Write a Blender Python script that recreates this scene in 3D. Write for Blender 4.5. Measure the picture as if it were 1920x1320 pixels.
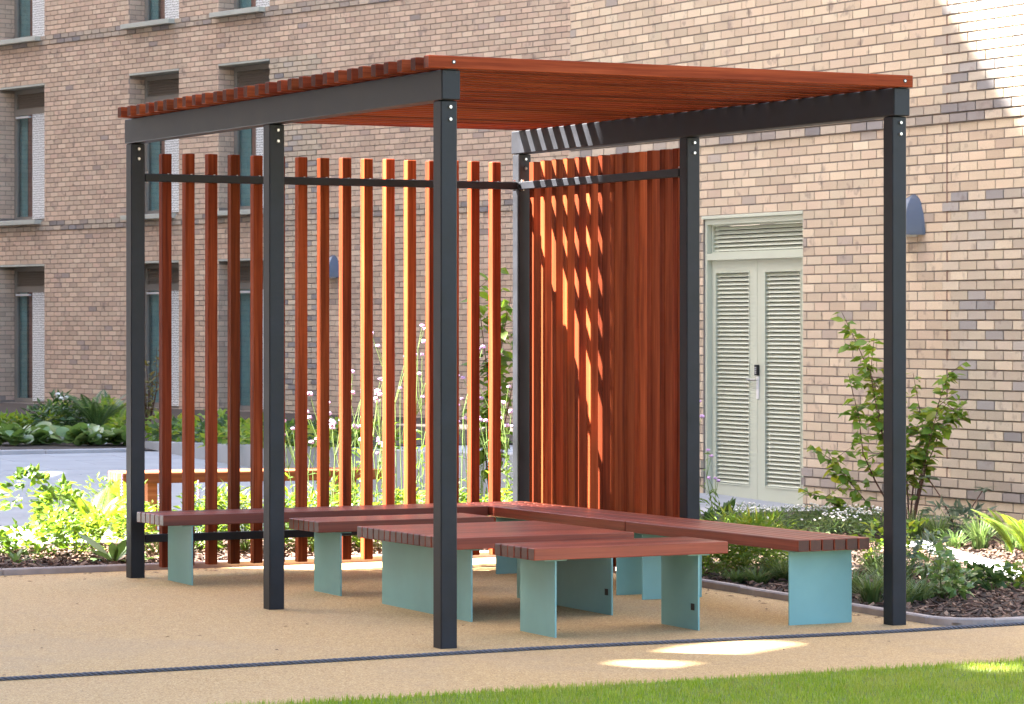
import bpy, bmesh, math, random
import numpy as np
from mathutils import Vector, Matrix
from mathutils.geometry import tessellate_polygon

random.seed(7); rng = np.random.default_rng(7)
S = bpy.context.scene
for o in list(bpy.data.objects): bpy.data.objects.remove(o)
COL = S.collection

# ------------------------------------------------------------------ camera, sky, sun, exposure
FPX, PCX, PCY = 6034.0, 960.0, 607.46            # focal length and principal point in photo pixels (1920 x 1320)
CAM = Vector((-6.9818, -14.1902, 1.5972)); YAW = 0.4793
cam = bpy.data.cameras.new('camera'); camo = bpy.data.objects.new('camera', cam); COL.objects.link(camo)
cam.sensor_width = 36.0; cam.lens = FPX * 36 / 1920
cam.shift_y = -(660 - PCY) / 1920; cam.clip_start = 0.5; cam.clip_end = 600
camo.location = CAM; camo.rotation_euler = (math.radians(90), 0, -YAW)
S.camera = camo
cam.dof.use_dof = True; cam.dof.focus_distance = 17.0; cam.dof.aperture_fstop = 16.0
SUN = Vector((0.717, -0.587, -1.0)).normalized()  # direction the sunlight travels
w = bpy.data.worlds.new('World'); S.world = w; w.use_nodes = True
nt = w.node_tree; nt.nodes.clear()
sky = nt.nodes.new('ShaderNodeTexSky'); sky.sky_type = 'NISHITA'; sky.sun_disc = False
sky.sun_elevation = math.asin(-SUN.z); sky.sun_rotation = math.atan2(-SUN.x, -SUN.y) % (2 * math.pi)
sky.air_density = 1.0; sky.dust_density = 2.5; sky.ozone_density = 0.6
bg = nt.nodes.new('ShaderNodeBackground'); bg.inputs[1].default_value = 0.05
out = nt.nodes.new('ShaderNodeOutputWorld')
nt.links.new(sky.outputs[0], bg.inputs[0]); nt.links.new(bg.outputs[0], out.inputs[0])
sl = bpy.data.lights.new('sun', 'SUN'); sl.energy = 5.0; sl.angle = math.radians(0.45); sl.color = (1.0, 0.95, 0.88)
so = bpy.data.objects.new('sun', sl); COL.objects.link(so)
so.rotation_euler = SUN.to_track_quat('-Z', 'Y').to_euler(); so.location = (-20, 20, 30)
S.view_settings.view_transform = 'Standard'; S.view_settings.look = 'None'
S.view_settings.exposure = 3.92; S.view_settings.gamma = 1.0

# ------------------------------------------------------------------ photo pixel -> place (distance from the ground or wall it touches)
FW = Vector((math.sin(YAW), math.cos(YAW), 0)); RT = Vector((math.cos(YAW), -math.sin(YAW), 0)); UP = Vector((0, 0, 1))
def gz(y): return 0.0111 * min(max(y, -8), 8) + 0.025 * min(max(y - 8, 0), 9)   # the yard rises gently away
def ray(u, v): return FW + RT * ((u - PCX) / FPX) + UP * ((PCY - v) / FPX)
def on_ground(u, v, dz=0.0):
    r = ray(u, v); z = 0.0
    for i in range(60):
        p = CAM + r * ((z - CAM.z) / r.z); z = 0.5 * z + 0.5 * (gz(p.y) + dz)
    return p
def at_depth(u, v, d): return CAM + ray(u, v) * d
def pix(P):
    d = Vector(P) - CAM; z = d.dot(FW); return PCX + FPX * d.dot(RT) / z, PCY - FPX * d.z / z, z

# ------------------------------------------------------------------ object helpers
WM = {}
def link(name, mesh, M=None, parent=None, mat=None, kind=None):
    o = bpy.data.objects.new(name, mesh); COL.objects.link(o)
    M = M or Matrix.Identity(4); WM[o.name] = M
    if parent is not None:
        o.parent = parent; o.matrix_basis = WM[parent.name].inverted() @ M
    else: o.matrix_basis = M
    if mesh is not None and mat is not None and not mesh.materials: mesh.materials.append(mat)
    if kind: o['kind'] = kind
    return o
def tag(o, label, cat, group=None):
    o['label'] = label; o['category'] = cat
    if group: o['group'] = group
    return o
def thing(name, loc, label, cat, group=None):
    return tag(link(name, None, Matrix.Translation(loc)), label, cat, group)
def T(x, y=None, z=None):
    return Matrix.Translation(x if y is None else (x, y, z))
RZ = lambda a: Matrix.Rotation(a, 4, 'Z'); RX = lambda a: Matrix.Rotation(a, 4, 'X'); RY = lambda a: Matrix.Rotation(a, 4, 'Y')
def pydata(name, v, f, smooth=False):
    me = bpy.data.meshes.new(name); me.from_pydata([tuple(p) for p in v], [], f); me.update()
    if smooth: me.shade_smooth()
    return me
def npmesh(name, V, F):
    """V (n,3) float, F (m,k) int, all faces with k corners"""
    me = bpy.data.meshes.new(name); V = np.asarray(V, np.float32); F = np.asarray(F, np.int32)
    me.vertices.add(len(V)); me.vertices.foreach_set('co', V.ravel())
    k = F.shape[1]; me.loops.add(F.size); me.loops.foreach_set('vertex_index', F.ravel())
    me.polygons.add(len(F)); me.polygons.foreach_set('loop_start', np.arange(len(F), dtype=np.int32) * k)
    me.polygons.foreach_set('loop_total', np.full(len(F), k, np.int32)); me.update(calc_edges=True); me.shade_flat()
    return me
_bc = {}
def box(l, w_, h, c=0.004):
    """chamfered box centred on the origin; cached so that alike pieces share it"""
    key = (round(l, 4), round(w_, 4), round(h, 4), c)
    if key in _bc: return _bc[key]
    bm = bmesh.new(); bmesh.ops.create_cube(bm, size=1.0, matrix=Matrix.Diagonal((l, w_, h, 1)))
    if c: bmesh.ops.bevel(bm, geom=bm.edges[:], offset=min(c, 0.3 * min(l, w_, h)), segments=1, affect='EDGES', profile=0.5)
    me = bpy.data.meshes.new('piece'); bm.to_mesh(me); bm.free(); _bc[key] = me
    return me
_bcm = {}
def bx(name, x0, x1, y0, y1, z0, z1, mat, parent=None, c=0.004, kind=None):
    key = (round(x1 - x0, 4), round(y1 - y0, 4), round(z1 - z0, 4), c, mat.name)
    if key not in _bcm:
        me = box(*key[:4]).copy(); me.materials.clear(); me.materials.append(mat); _bcm[key] = me
    return link(name, _bcm[key], T((x0 + x1) / 2, (y0 + y1) / 2, (z0 + z1) / 2), parent, kind=kind)
def plank(name, L, a, b, centre, axis, mat, parent, c=0.0035):
    """timber with its length along its own x"""
    key = (round(L, 4), round(a, 4), round(b, 4), c, mat.name)
    if key not in _bcm:
        me = box(*key[:4]).copy(); me.materials.clear(); me.materials.append(mat); _bcm[key] = me
    R = {'X': Matrix.Identity(4), 'Y': RZ(math.pi / 2), 'Z': RY(-math.pi / 2)}[axis]
    return link(name, _bcm[key], T(*centre) @ R, parent)
def cyl_mesh(r, h, n=12, r2=None):
    r2 = r if r2 is None else r2
    v = [(r * math.cos(2 * math.pi * i / n), r * math.sin(2 * math.pi * i / n), 0) for i in range(n)] + \
        [(r2 * math.cos(2 * math.pi * i / n), r2 * math.sin(2 * math.pi * i / n), h) for i in range(n)]
    f = [(i, (i + 1) % n, n + (i + 1) % n, n + i) for i in range(n)] + [tuple(range(n))[::-1], tuple(range(n, 2 * n))]
    return pydata('round_piece', v, f)
def tube(pts, radii, n=5):
    """tapered tube through points: lists of verts and faces"""
    V, Fc = [], []
    pts = [Vector(p) for p in pts]
    for i, p in enumerate(pts):
        d = (pts[min(i + 1, len(pts) - 1)] - pts[max(i - 1, 0)]).normalized()
        a = d.orthogonal().normalized(); b = d.cross(a)
        for k in range(n):
            t = 2 * math.pi * k / n; V.append(p + (a * math.cos(t) + b * math.sin(t)) * radii[i])
    for i in range(len(pts) - 1):
        for k in range(n):
            Fc.append((i * n + k, i * n + (k + 1) % n, (i + 1) * n + (k + 1) % n, (i + 1) * n + k))
    return V, Fc
class MB:
    def __init__(s): s.v = []; s.f = []
    def add(s, V, Fc):
        o = len(s.v); s.v += list(V); s.f += [tuple(i + o for i in q) for q in Fc]; return s
    def box(s, x0, x1, y0, y1, z0, z1, M=None):
        V = [Vector((x, y, z)) for z in (z0, z1) for y in (y0, y1) for x in (x0, x1)]
        if M is not None: V = [M @ p for p in V]
        return s.add(V, [(0, 2, 3, 1), (4, 5, 7, 6), (0, 1, 5, 4), (2, 6, 7, 3), (0, 4, 6, 2), (1, 3, 7, 5)])
    def mesh(s, name='part', smooth=False): return pydata(name, s.v, s.f, smooth)

# ------------------------------------------------------------------ materials
def material(name):
    m = bpy.data.materials.new(name); m.use_nodes = True; n = m.node_tree.nodes
    return m, m.node_tree, n['Principled BSDF']
def N(t, typ, **kw):
    n = t.nodes.new(typ)
    for k, v in kw.items(): setattr(n, k, v)
    return n
def ramp(t, fac, stops):
    r = N(t, 'ShaderNodeValToRGB'); e = r.color_ramp.elements
    while len(e) < len(stops): e.new(0.5)
    for i, (p, c) in enumerate(stops): e[i].position = p; e[i].color = (*c, 1)
    t.links.new(fac, r.inputs[0]); return r.outputs[0]
def noise(t, scale, detail=3, vec=None, rough=0.55):
    n = N(t, 'ShaderNodeTexNoise'); n.inputs['Scale'].default_value = scale; n.inputs['Detail'].default_value = detail
    n.inputs['Roughness'].default_value = rough
    if vec is not None: t.links.new(vec, n.inputs['Vector'])
    return n.outputs['Fac']
def mapped(t, scale, rnd=True, coord='Object'):
    tc = N(t, 'ShaderNodeTexCoord'); mp = N(t, 'ShaderNodeMapping'); mp.inputs['Scale'].default_value = scale
    t.links.new(tc.outputs[coord], mp.inputs['Vector'])
    if rnd:
        oi = N(t, 'ShaderNodeObjectInfo'); mu = N(t, 'ShaderNodeMath', operation='MULTIPLY'); mu.inputs[1].default_value = 91.7
        t.links.new(oi.outputs['Random'], mu.inputs[0]); t.links.new(mu.outputs[0], mp.inputs['Location'])
    return mp.outputs[0]
def mixc(t, fac, a, b, mode='MIX'):
    m = N(t, 'ShaderNodeMix', data_type='RGBA', blend_type=mode)
    if isinstance(fac, (int, float)): m.inputs[0].default_value = fac
    else: t.links.new(fac, m.inputs[0])
    for s, x in ((6, a), (7, b)):
        if isinstance(x, tuple): m.inputs[s].default_value = (*x, 1)
        else: t.links.new(x, m.inputs[s])
    return m.outputs[2]
def bump(t, b, h, strength, dist=0.002):
    n = N(t, 'ShaderNodeBump'); n.inputs['Strength'].default_value = strength; n.inputs['Distance'].default_value = dist
    t.links.new(h, n.inputs['Height']); t.links.new(n.outputs[0], b.inputs['Normal'])
def mrange(t, x, a, b, c, d):
    n = N(t, 'ShaderNodeMapRange'); t.links.new(x, n.inputs[0])
    for i, v in enumerate((a, b, c, d)): n.inputs[i + 1].default_value = v
    return n.outputs[0]
def add_frac(t):
    """one random number for each piece, whether it is an object or an island of a joined mesh"""
    g = N(t, 'ShaderNodeNewGeometry'); oi = N(t, 'ShaderNodeObjectInfo')
    a = N(t, 'ShaderNodeMath', operation='ADD'); f = N(t, 'ShaderNodeMath', operation='FRACT')
    t.links.new(g.outputs['Random Per Island'], a.inputs[0]); t.links.new(oi.outputs['Random'], a.inputs[1])
    t.links.new(a.outputs[0], f.inputs[0]); return f.outputs[0]

def mat_wood(name, dark, mid, light, rough=0.42):
    m, t, b = material(name)
    v = mapped(t, (0.7, 20, 20)); v2 = mapped(t, (3, 130, 130))
    g = noise(t, 1.6, 5, v, 0.6); fine = noise(t, 1.0, 2, v2)
    c = ramp(t, g, [(0.28, dark), (0.5, mid), (0.74, light)])
    c = mixc(t, mrange(t, fine, 0.35, 0.7, 0.0, 0.42), c, dark)
    oi = N(t, 'ShaderNodeObjectInfo')
    hs = N(t, 'ShaderNodeHueSaturation'); t.links.new(c, hs.inputs['Color'])
    t.links.new(mrange(t, oi.outputs['Random'], 0, 1, 0.58, 1.38), hs.inputs['Value'])
    wn = N(t, 'ShaderNodeTexWhiteNoise', noise_dimensions='1D'); t.links.new(oi.outputs['Random'], wn.inputs['W'])
    t.links.new(mrange(t, wn.outputs['Value'], 0, 1, 0.494, 0.502), hs.inputs['Hue'])
    tn = N(t, 'ShaderNodeTexCoord'); sx = N(t, 'ShaderNodeSeparateXYZ'); t.links.new(tn.outputs['Normal'], sx.inputs[0])
    ab = N(t, 'ShaderNodeMath', operation='ABSOLUTE'); t.links.new(sx.outputs[0], ab.inputs[0])   # end grain takes up more oil and is darker
    cc = mixc(t, mrange(t, ab.outputs[0], 0.75, 0.95, 0, 0.0 if 'pale' in name else 0.85), hs.outputs[0], (0.055, 0.022, 0.017))
    t.links.new(cc, b.inputs['Base Color'])
    t.links.new(mrange(t, fine, 0, 1, rough - 0.08, rough + 0.14), b.inputs['Roughness'])
    b.inputs['Specular IOR Level'].default_value = 0.42 if 'bench' in name else 0.09
    bump(t, b, fine, 0.25, 0.001); return m
def mat_plain(name, col, rough=0.5, var=0.12, scale=6, metal=0.0, fine=180, fbump=0.15):
    m, t, b = material(name)
    v = mapped(t, (1, 1, 1)); n = noise(t, scale, 4, v); n2 = noise(t, fine, 2, v)
    c = mixc(t, mrange(t, n, 0.3, 0.7, 0, 1), tuple(x * (1 - var) for x in col), tuple(min(1, x * (1 + var)) for x in col))
    t.links.new(c, b.inputs['Base Color']); b.inputs['Metallic'].default_value = metal
    t.links.new(mrange(t, n, 0.2, 0.8, rough - 0.07, rough + 0.07), b.inputs['Roughness'])
    if fbump: bump(t, b, n2, fbump, 0.0008)
    return m
def mat_brick(name, stops, dark_amt=1.0):
    if 'brick' in name: stops = [(p, (c[0] * 1.01, c[1] * 1.045, c[2] * 1.06)) for p, c in stops]
    m, t, b = material(name)
    r = add_frac(t); v = mapped(t, (1, 1, 1)); big = noise(t, 1.1, 2, mapped(t, (1, 1, 1), False, 'Generated'))
    c = ramp(t, r, stops)
    r2 = N(t, 'ShaderNodeTexWhiteNoise', noise_dimensions='1D'); t.links.new(r, r2.inputs['W'])
    hs = N(t, 'ShaderNodeHueSaturation'); t.links.new(c, hs.inputs['Color'])
    t.links.new(mrange(t, r2.outputs['Value'], 0, 1, 0.84, 1.14), hs.inputs['Value'])
    blotch = noise(t, 7.0, 3, v); grain = noise(t, 140, 3, v)
    c = mixc(t, mrange(t, blotch, 0.6, 0.72, 0, 0.55 * dark_amt), hs.outputs[0], (0.17, 0.13, 0.125))
    c = mixc(t, mrange(t, grain, 0.35, 0.7, 0, 0.22), c, (0.26, 0.19, 0.14))
    t.links.new(c, b.inputs['Base Color']); b.inputs['Roughness'].default_value = 0.85
    bump(t, b, grain, 0.5, 0.003); return m
def mat_leaf(name, cols, trans=0.35, rough=0.45, spec=0.4):
    m, t, b = material(name)
    r = add_frac(t); v = mapped(t, (1, 1, 1)); n = noise(t, 9, 2, v)
    k = len(cols); c = ramp(t, r, [(i / max(1, k - 1), cc) for i, cc in enumerate(cols)])
    c = mixc(t, mrange(t, n, 0.35, 0.7, 0, 0.4), c, tuple(x * 0.6 for x in cols[0]))
    if 'lawn' in name:
        c = mixc(t, mrange(t, noise(t, 2.6, 4, v), 0.45, 0.68, 0, 0.55), c, (0.36, 0.36, 0.10)); c = mixc(t, mrange(t, noise(t, 7.5, 3, v), 0.6, 0.72, 0, 0.6), c, (0.30, 0.24, 0.11))
    t.links.new(c, b.inputs['Base Color']); b.inputs['Roughness'].default_value = rough
    b.inputs['Specular IOR Level'].default_value = spec
    tr = N(t, 'ShaderNodeBsdfTranslucent'); hs = N(t, 'ShaderNodeHueSaturation'); hs.inputs['Value'].default_value = 1.5
    hs.inputs['Saturation'].default_value = 1.1; hs.inputs['Hue'].default_value = 0.485
    t.links.new(c, hs.inputs['Color']); t.links.new(hs.outputs[0], tr.inputs['Color'])
    mx = N(t, 'ShaderNodeMixShader'); mx.inputs[0].default_value = trans
    t.links.new(b.outputs[0], mx.inputs[1]); t.links.new(tr.outputs[0], mx.inputs[2])
    t.links.new(mx.outputs[0], t.nodes['Material Output'].inputs['Surface']); return m

M = {}
M['wood'] = mat_wood('red_hardwood', (0.115, 0.021, 0.007), (0.275, 0.056, 0.015), (0.40, 0.092, 0.027), 0.58)
M['bench_wood'] = mat_wood('bench_hardwood', (0.12, 0.025, 0.013), (0.23, 0.050, 0.024), (0.33, 0.082, 0.041), 0.33)
M['pale_wood'] = mat_wood('pale_hardwood', (0.22, 0.075, 0.032), (0.33, 0.115, 0.045), (0.46, 0.20, 0.09), 0.5)
M['steel'] = mat_plain('anthracite_steel', (0.0145, 0.016, 0.021), 0.50, 0.35, 5, fine=600, fbump=0.2)
M['steel'].node_tree.nodes['Principled BSDF'].inputs['Specular IOR Level'].default_value = 0.32
M['teal'] = mat_plain('teal_powder_coat', (0.195, 0.405, 0.40), 0.45, 0.10, 3, fine=500, fbump=0.15)
M['zinc'] = mat_plain('zinc_bolt', (0.62, 0.60, 0.55), 0.3, 0.1, 30, metal=1.0)
M['black'] = mat_plain('black_plastic', (0.012, 0.012, 0.014), 0.5, 0.1, 30)
M['kerb'] = mat_plain('kerb_concrete', (0.36, 0.31, 0.285), 0.9, 0.18, 9, fine=120, fbump=0.6)
M['concrete'] = mat_plain('pale_concrete', (0.40, 0.40, 0.41), 0.85, 0.14, 3, fine=90, fbump=0.4)
M['sage'] = mat_plain('sage_paint', (0.53, 0.555, 0.44), 0.42, 0.04, 2, fine=400, fbump=0.1)
M['frame'] = mat_plain('bronze_grey_frame', (0.27, 0.25, 0.215), 0.45, 0.05, 3)
M['sill'] = mat_plain('pale_sill', (0.44, 0.47, 0.42), 0.45, 0.06, 3)
M['louvre'] = mat_plain('brown_louvre', (0.26, 0.22, 0.18), 0.5, 0.06, 3)
M['white_metal'] = mat_plain('white_metal', (0.72, 0.72, 0.70), 0.4, 0.04, 3)
M['lamp'] = mat_plain('slate_blue_lamp', (0.10, 0.125, 0.175), 0.38, 0.06, 4)
M['soil'] = mat_plain('dark_soil', (0.032, 0.021, 0.016), 0.95, 0.4, 14, fine=60, fbump=1.0)
M['ground'] = mat_plain('yard_ground', (0.24, 0.21, 0.18), 0.95, 0.2, 2, fine=60, fbump=0.6)
M['joint'] = mat_plain('slab_joint', (0.20, 0.20, 0.205), 0.95, 0.15, 9)
M['slab'] = mat_plain('grey_slab', (0.30, 0.315, 0.335), 0.8, 0.1, 2.2, fine=150, fbump=0.35)
M['wall'] = mat_plain('concrete_planter', (0.36, 0.375, 0.39), 0.85, 0.12, 3, fine=80, fbump=0.4)
M['mortar'] = mat_plain('grey_mortar', (0.24, 0.205, 0.18), 0.95, 0.15, 12, fine=160, fbump=0.5)
M['mortar_far'] = mat_plain('mauve_grey_mortar', (0.25, 0.21, 0.18), 0.95, 0.15, 12, fine=160, fbump=0.5)
M['brick'] = mat_brick('buff_brick', [(0.0, (0.63, 0.495, 0.345)), (0.3, (0.61, 0.46, 0.325)), (0.55, (0.58, 0.445, 0.315)), (0.8, (0.65, 0.525, 0.375)), (0.965, (0.57, 0.42, 0.305)), (1.0, (0.38, 0.325, 0.28))], 1.0)
M['brick_band'] = mat_brick('greyed_band_brick', [(0.0, (0.52, 0.42, 0.32)), (0.45, (0.47, 0.38, 0.29)), (0.7, (0.40, 0.33, 0.27)), (0.88, (0.28, 0.24, 0.22)), (1.0, (0.22, 0.205, 0.205))], 0.8)
M['brick_panel'] = mat_brick('mixed_grey_buff_brick', [(0.0, (0.60, 0.49, 0.36)), (0.35, (0.55, 0.445, 0.33)), (0.62, (0.50, 0.41, 0.32)), (0.80, (0.58, 0.48, 0.36)), (0.90, (0.36, 0.32, 0.29)), (1.0, (0.25, 0.235, 0.235))], 1.0)
M['brick_far'] = mat_brick('pinkish_buff_brick', [(0.0, (0.63, 0.465, 0.335)), (0.3, (0.60, 0.43, 0.315)), (0.55, (0.58, 0.425, 0.315)), (0.8, (0.65, 0.50, 0.365)), (0.97, (0.58, 0.40, 0.30)), (1.0, (0.33, 0.275, 0.245))], 1.0)
M['teal_curtain'] = mat_plain('teal_curtain', (0.34, 0.60, 0.55), 0.9, 0.15, 5)
M['red_curtain'] = mat_plain('terracotta_curtain', (0.50, 0.17, 0.115), 0.9, 0.2, 5)
M['room'] = mat_plain('dark_room', (0.02, 0.022, 0.028), 0.9, 0.2, 3)
M['rope'] = mat_plain('blue_grey_rope', (0.115, 0.115, 0.135), 0.6, 0.25, 40)
M['sealant'] = mat_plain('brown_joint_sealant', (0.20, 0.12, 0.09), 0.7, 0.2, 9)
M['stem'] = mat_plain('brown_stem', (0.10, 0.045, 0.03), 0.7, 0.25, 20)
M['green_stem'] = mat_plain('green_stem', (0.14, 0.22, 0.05), 0.6, 0.2, 20)
M['lilac'] = mat_plain('lilac_flower', (0.55, 0.36, 0.62), 0.8, 0.25, 30)
M['white_flower'] = mat_plain('white_flower', (0.75, 0.74, 0.70), 0.8, 0.1, 30)
M['leaf_shrub'] = mat_leaf('fresh_shrub_leaf', [(0.10, 0.20, 0.03), (0.15, 0.26, 0.04), (0.21, 0.31, 0.045), (0.31, 0.33, 0.055)], 0.4)
M['leaf_lime'] = mat_leaf('lime_leaf', [(0.08, 0.16, 0.022), (0.12, 0.21, 0.03), (0.17, 0.25, 0.04)], 0.45)
M['leaf_dark'] = mat_leaf('dark_green_leaf', [(0.035, 0.08, 0.025), (0.06, 0.12, 0.03), (0.085, 0.15, 0.04)], 0.25)
M['leaf_glossy'] = mat_leaf('glossy_round_leaf', [(0.12, 0.215, 0.055), (0.15, 0.25, 0.07), (0.20, 0.29, 0.10)], 0.25, 0.3, 0.6)
M['leaf_fern'] = mat_leaf('fern_leaf', [(0.11, 0.19, 0.025), (0.16, 0.24, 0.03), (0.20, 0.27, 0.045)], 0.45)
M['leaf_grass'] = mat_leaf('sedge_blade', [(0.075, 0.14, 0.04), (0.11, 0.18, 0.055), (0.19, 0.24, 0.09)], 0.3)
M['leaf_blue'] = mat_leaf('blue_green_leaf', [(0.11, 0.165, 0.105), (0.15, 0.20, 0.135), (0.21, 0.25, 0.19)], 0.3)
M['leaf_olive'] = mat_leaf('olive_yellow_leaf', [(0.15, 0.13, 0.035), (0.20, 0.17, 0.04), (0.13, 0.14, 0.04)], 0.3)
M['lawn_blade'] = mat_leaf('lawn_blade', [(0.18, 0.30, 0.026), (0.23, 0.36, 0.036), (0.29, 0.41, 0.055), (0.37, 0.42, 0.11)], 0.4)
M['mulch'] = mat_brick('bark_chip', [(0.0, (0.04, 0.022, 0.016)), (0.4, (0.085, 0.042, 0.028)), (0.75, (0.16, 0.085, 0.055)), (1.0, (0.32, 0.21, 0.14))], 0.5)

def mat_resin():
    m, t, b = material('resin_bound_gravel')
    v = mapped(t, (1, 1, 1), False); vo = N(t, 'ShaderNodeTexVoronoi'); vo.inputs['Scale'].default_value = 150
    t.links.new(v, vo.inputs['Vector']); big = noise(t, 0.9, 4, v); mid = noise(t, 24, 3, v)
    c = ramp(t, vo.outputs['Color'], [(0.1, (0.28, 0.165, 0.062)), (0.45, (0.45, 0.29, 0.115)), (0.75, (0.53, 0.365, 0.165)), (1.0, (0.63, 0.49, 0.29))])
    c = mixc(t, mrange(t, big, 0.35, 0.7, 0, 0.28), c, (0.47, 0.33, 0.185))
    c = mixc(t, mrange(t, mid, 0.55, 0.75, 0, 0.25), c, (0.30, 0.20, 0.12))
    st = noise(t, 0.55, 6, v, 0.7); c = mixc(t, mrange(t, st, 0.52, 0.66, 0, 0.30), c, (0.30, 0.225, 0.15))
    st2 = noise(t, 3.3, 5, v, 0.75); c = mixc(t, mrange(t, st2, 0.62, 0.72, 0, 0.35), c, (0.24, 0.175, 0.115))
    t.links.new(c, b.inputs['Base Color']); b.inputs['Roughness'].default_value = 0.8
    bump(t, b, vo.outputs['Distance'], 0.6, 0.004); return m
M['resin'] = mat_resin()
def mat_turf():
    m, t, b = material('turf_soil'); v = mapped(t, (1, 1, 1), False); n = noise(t, 60, 3, v)
    t.links.new(ramp(t, n, [(0.3, (0.09, 0.13, 0.02)), (0.7, (0.16, 0.22, 0.035))]), b.inputs['Base Color']); b.inputs['Roughness'].default_value = 0.95; return m
M['turf'] = mat_turf()
def mat_screen():
    m, t, b = material('perforated_white_screen'); v = mapped(t, (1, 1, 1), False)
    sp = N(t, 'ShaderNodeSeparateXYZ'); t.links.new(v, sp.inputs[0])
    vo = N(t, 'ShaderNodeTexVoronoi', voronoi_dimensions='2D'); vo.inputs['Scale'].default_value = 27; vo.inputs['Randomness'].default_value = 0.35
    cb = N(t, 'ShaderNodeCombineXYZ'); t.links.new(sp.outputs[0], cb.inputs[0]); t.links.new(sp.outputs[2], cb.inputs[1]); t.links.new(cb.outputs[0], vo.inputs['Vector'])
    st = N(t, 'ShaderNodeTexNoise'); st.inputs['Scale'].default_value = 9; t.links.new(cb.outputs[0], st.inputs['Vector'])
    hole = mrange(t, vo.outputs['Distance'], 0.22, 0.29, 1, 0)
    c = mixc(t, hole, (0.78, 0.82, 0.82), (0.08, 0.09, 0.11)); t.links.new(c, b.inputs['Base Color']); b.inputs['Roughness'].default_value = 0.45; return m
M['screen'] = mat_screen()
def mat_glass():
    m, t, b = material('window_glass'); t.nodes.remove(b)
    g = N(t, 'ShaderNodeBsdfGlossy'); g.inputs['Roughness'].default_value = 0.02; tr = N(t, 'ShaderNodeBsdfTransparent'); tr.inputs[0].default_value = (0.80, 0.86, 0.88, 1)
    lw = N(t, 'ShaderNodeLayerWeight'); lw.inputs[0].default_value = 0.5; mx = N(t, 'ShaderNodeMixShader')
    t.links.new(mrange(t, lw.outputs['Facing'], 0.2, 1.0, 0.03, 0.45), mx.inputs[0]); t.links.new(tr.outputs[0], mx.inputs[1]); t.links.new(g.outputs[0], mx.inputs[2])
    t.links.new(mx.outputs[0], t.nodes['Material Output'].inputs['Surface']); return m
M['glass'] = mat_glass()
def mat_facade():  # brick pattern for the unseen walls that shade the yard
    m, t, b = material('far_brick_facade'); br = N(t, 'ShaderNodeTexBrick'); v = mapped(t, (1, 1, 1), False)
    sp = N(t, 'ShaderNodeSeparateXYZ'); cb = N(t, 'ShaderNodeCombineXYZ'); t.links.new(v, sp.inputs[0]); t.links.new(sp.outputs[1], cb.inputs[0]); t.links.new(sp.outputs[2], cb.inputs[1])
    t.links.new(cb.outputs[0], br.inputs['Vector']); br.inputs['Scale'].default_value = 1.0; br.inputs['Brick Width'].default_value = 0.225; br.inputs['Row Height'].default_value = 0.075; br.inputs['Mortar Size'].default_value = 0.005
    br.inputs['Color1'].default_value = (0.50, 0.36, 0.25, 1); br.inputs['Color2'].default_value = (0.42, 0.28, 0.2, 1); br.inputs['Mortar'].default_value = (0.22, 0.18, 0.15, 1)
    t.links.new(br.outputs[0], b.inputs['Base Color']); b.inputs['Roughness'].default_value = 0.9; return m
M['facade'] = mat_facade()

# ------------------------------------------------------------------ ground, path, beds, kerbs, paving
def sheet(name, xs, ys, dz, mat, parent=None, zf=gz):
    V = [(x, y, zf(y) + dz) for y in ys for x in xs]; n = len(xs)
    Fc = [(j * n + i, j * n + i + 1, (j + 1) * n + i + 1, (j + 1) * n + i) for j in range(len(ys) - 1) for i in range(n - 1)]
    return link(name, pydata(name, V, Fc), None, parent, mat, 'structure' if parent is None else None)
sheet('ground', [-160, 0, 200], [-160, -8, 0, 8, 12.5, 17, 60, 240], -0.03, M['ground'])
sheet('path', [-14, 0, 9], [-1.70, 0, 4.80], 0.0, M['resin'])
sheet('lawn', [-14, 0, 14], [-14, -8, -1.66], 0.006, M['turf'])
sheet('planting_bed', [-5, 0, 2.93], [4.78, 6.0, 6.9], 0.014, M['soil'])
sheet('planting_bed', [2.93, 5, 7.25], [-0.20, 4, 7.6], 0.018, M['soil'])
sheet('planting_bed', [-2, 6, 12.0], [16.4, 17, 36], 0.02, M['soil'])
pv = sheet('paving', [-9, 0, 9.6], [6.9, 8, 12, 16.4], 0.002, M['joint'])
sl_me = box(1.19, 0.592, 0.03, 0.003).copy(); sl_me.materials.clear(); sl_me.materials.append(M['slab'])
for j in range(16):
    for i in range(11):
        y = 7.21 + 0.6 * j; x = -2.4 + 1.2 * i + (0.6 if j % 2 else 0)
        if x > 8.8: continue
        sl = math.atan((gz(y + .3) - gz(y - .3)) / .6)
        link('paving_slab', sl_me, T(x, y, gz(y) - 0.006 + random.uniform(-.0015, .0015)) @ RX(sl), pv)

def kerb_line(name, pts, width, h, step, mat=None):
    root = None; mat = mat or M['kerb']
    pts = [Vector((p[0], p[1], 0)) for p in pts]
    for a, b in zip(pts[:-1], pts[1:]):
        L = (b - a).length; n = max(1, round(L / step)); ang = math.atan2(b.y - a.y, b.x - a.x)
        for k in range(n):
            c = a.lerp(b, (k + .5) / n); l = L / n - 0.004
            me = box(round(l, 3), width, h + 0.12, 0.008).copy(); me.materials.clear(); me.materials.append(mat)
            sl = math.atan2(gz(c.y + .1 * math.sin(ang)) - gz(c.y - .1 * math.sin(ang)), .2)
            Mx = T(c.x, c.y, gz(c.y) + h - (h + 0.12) / 2 + random.uniform(-.003, .003)) @ RZ(ang + random.uniform(-.006, .006)) @ RY(-sl)
            if root is None:
                root = link(name, me, Mx, None, None, 'structure')
            else: link('kerb_stone', me, Mx, root)
    return root
kerb_line('kerb', [(-5, 4.80), (2.84, 4.80)], 0.055, 0.042, 0.915)
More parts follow.
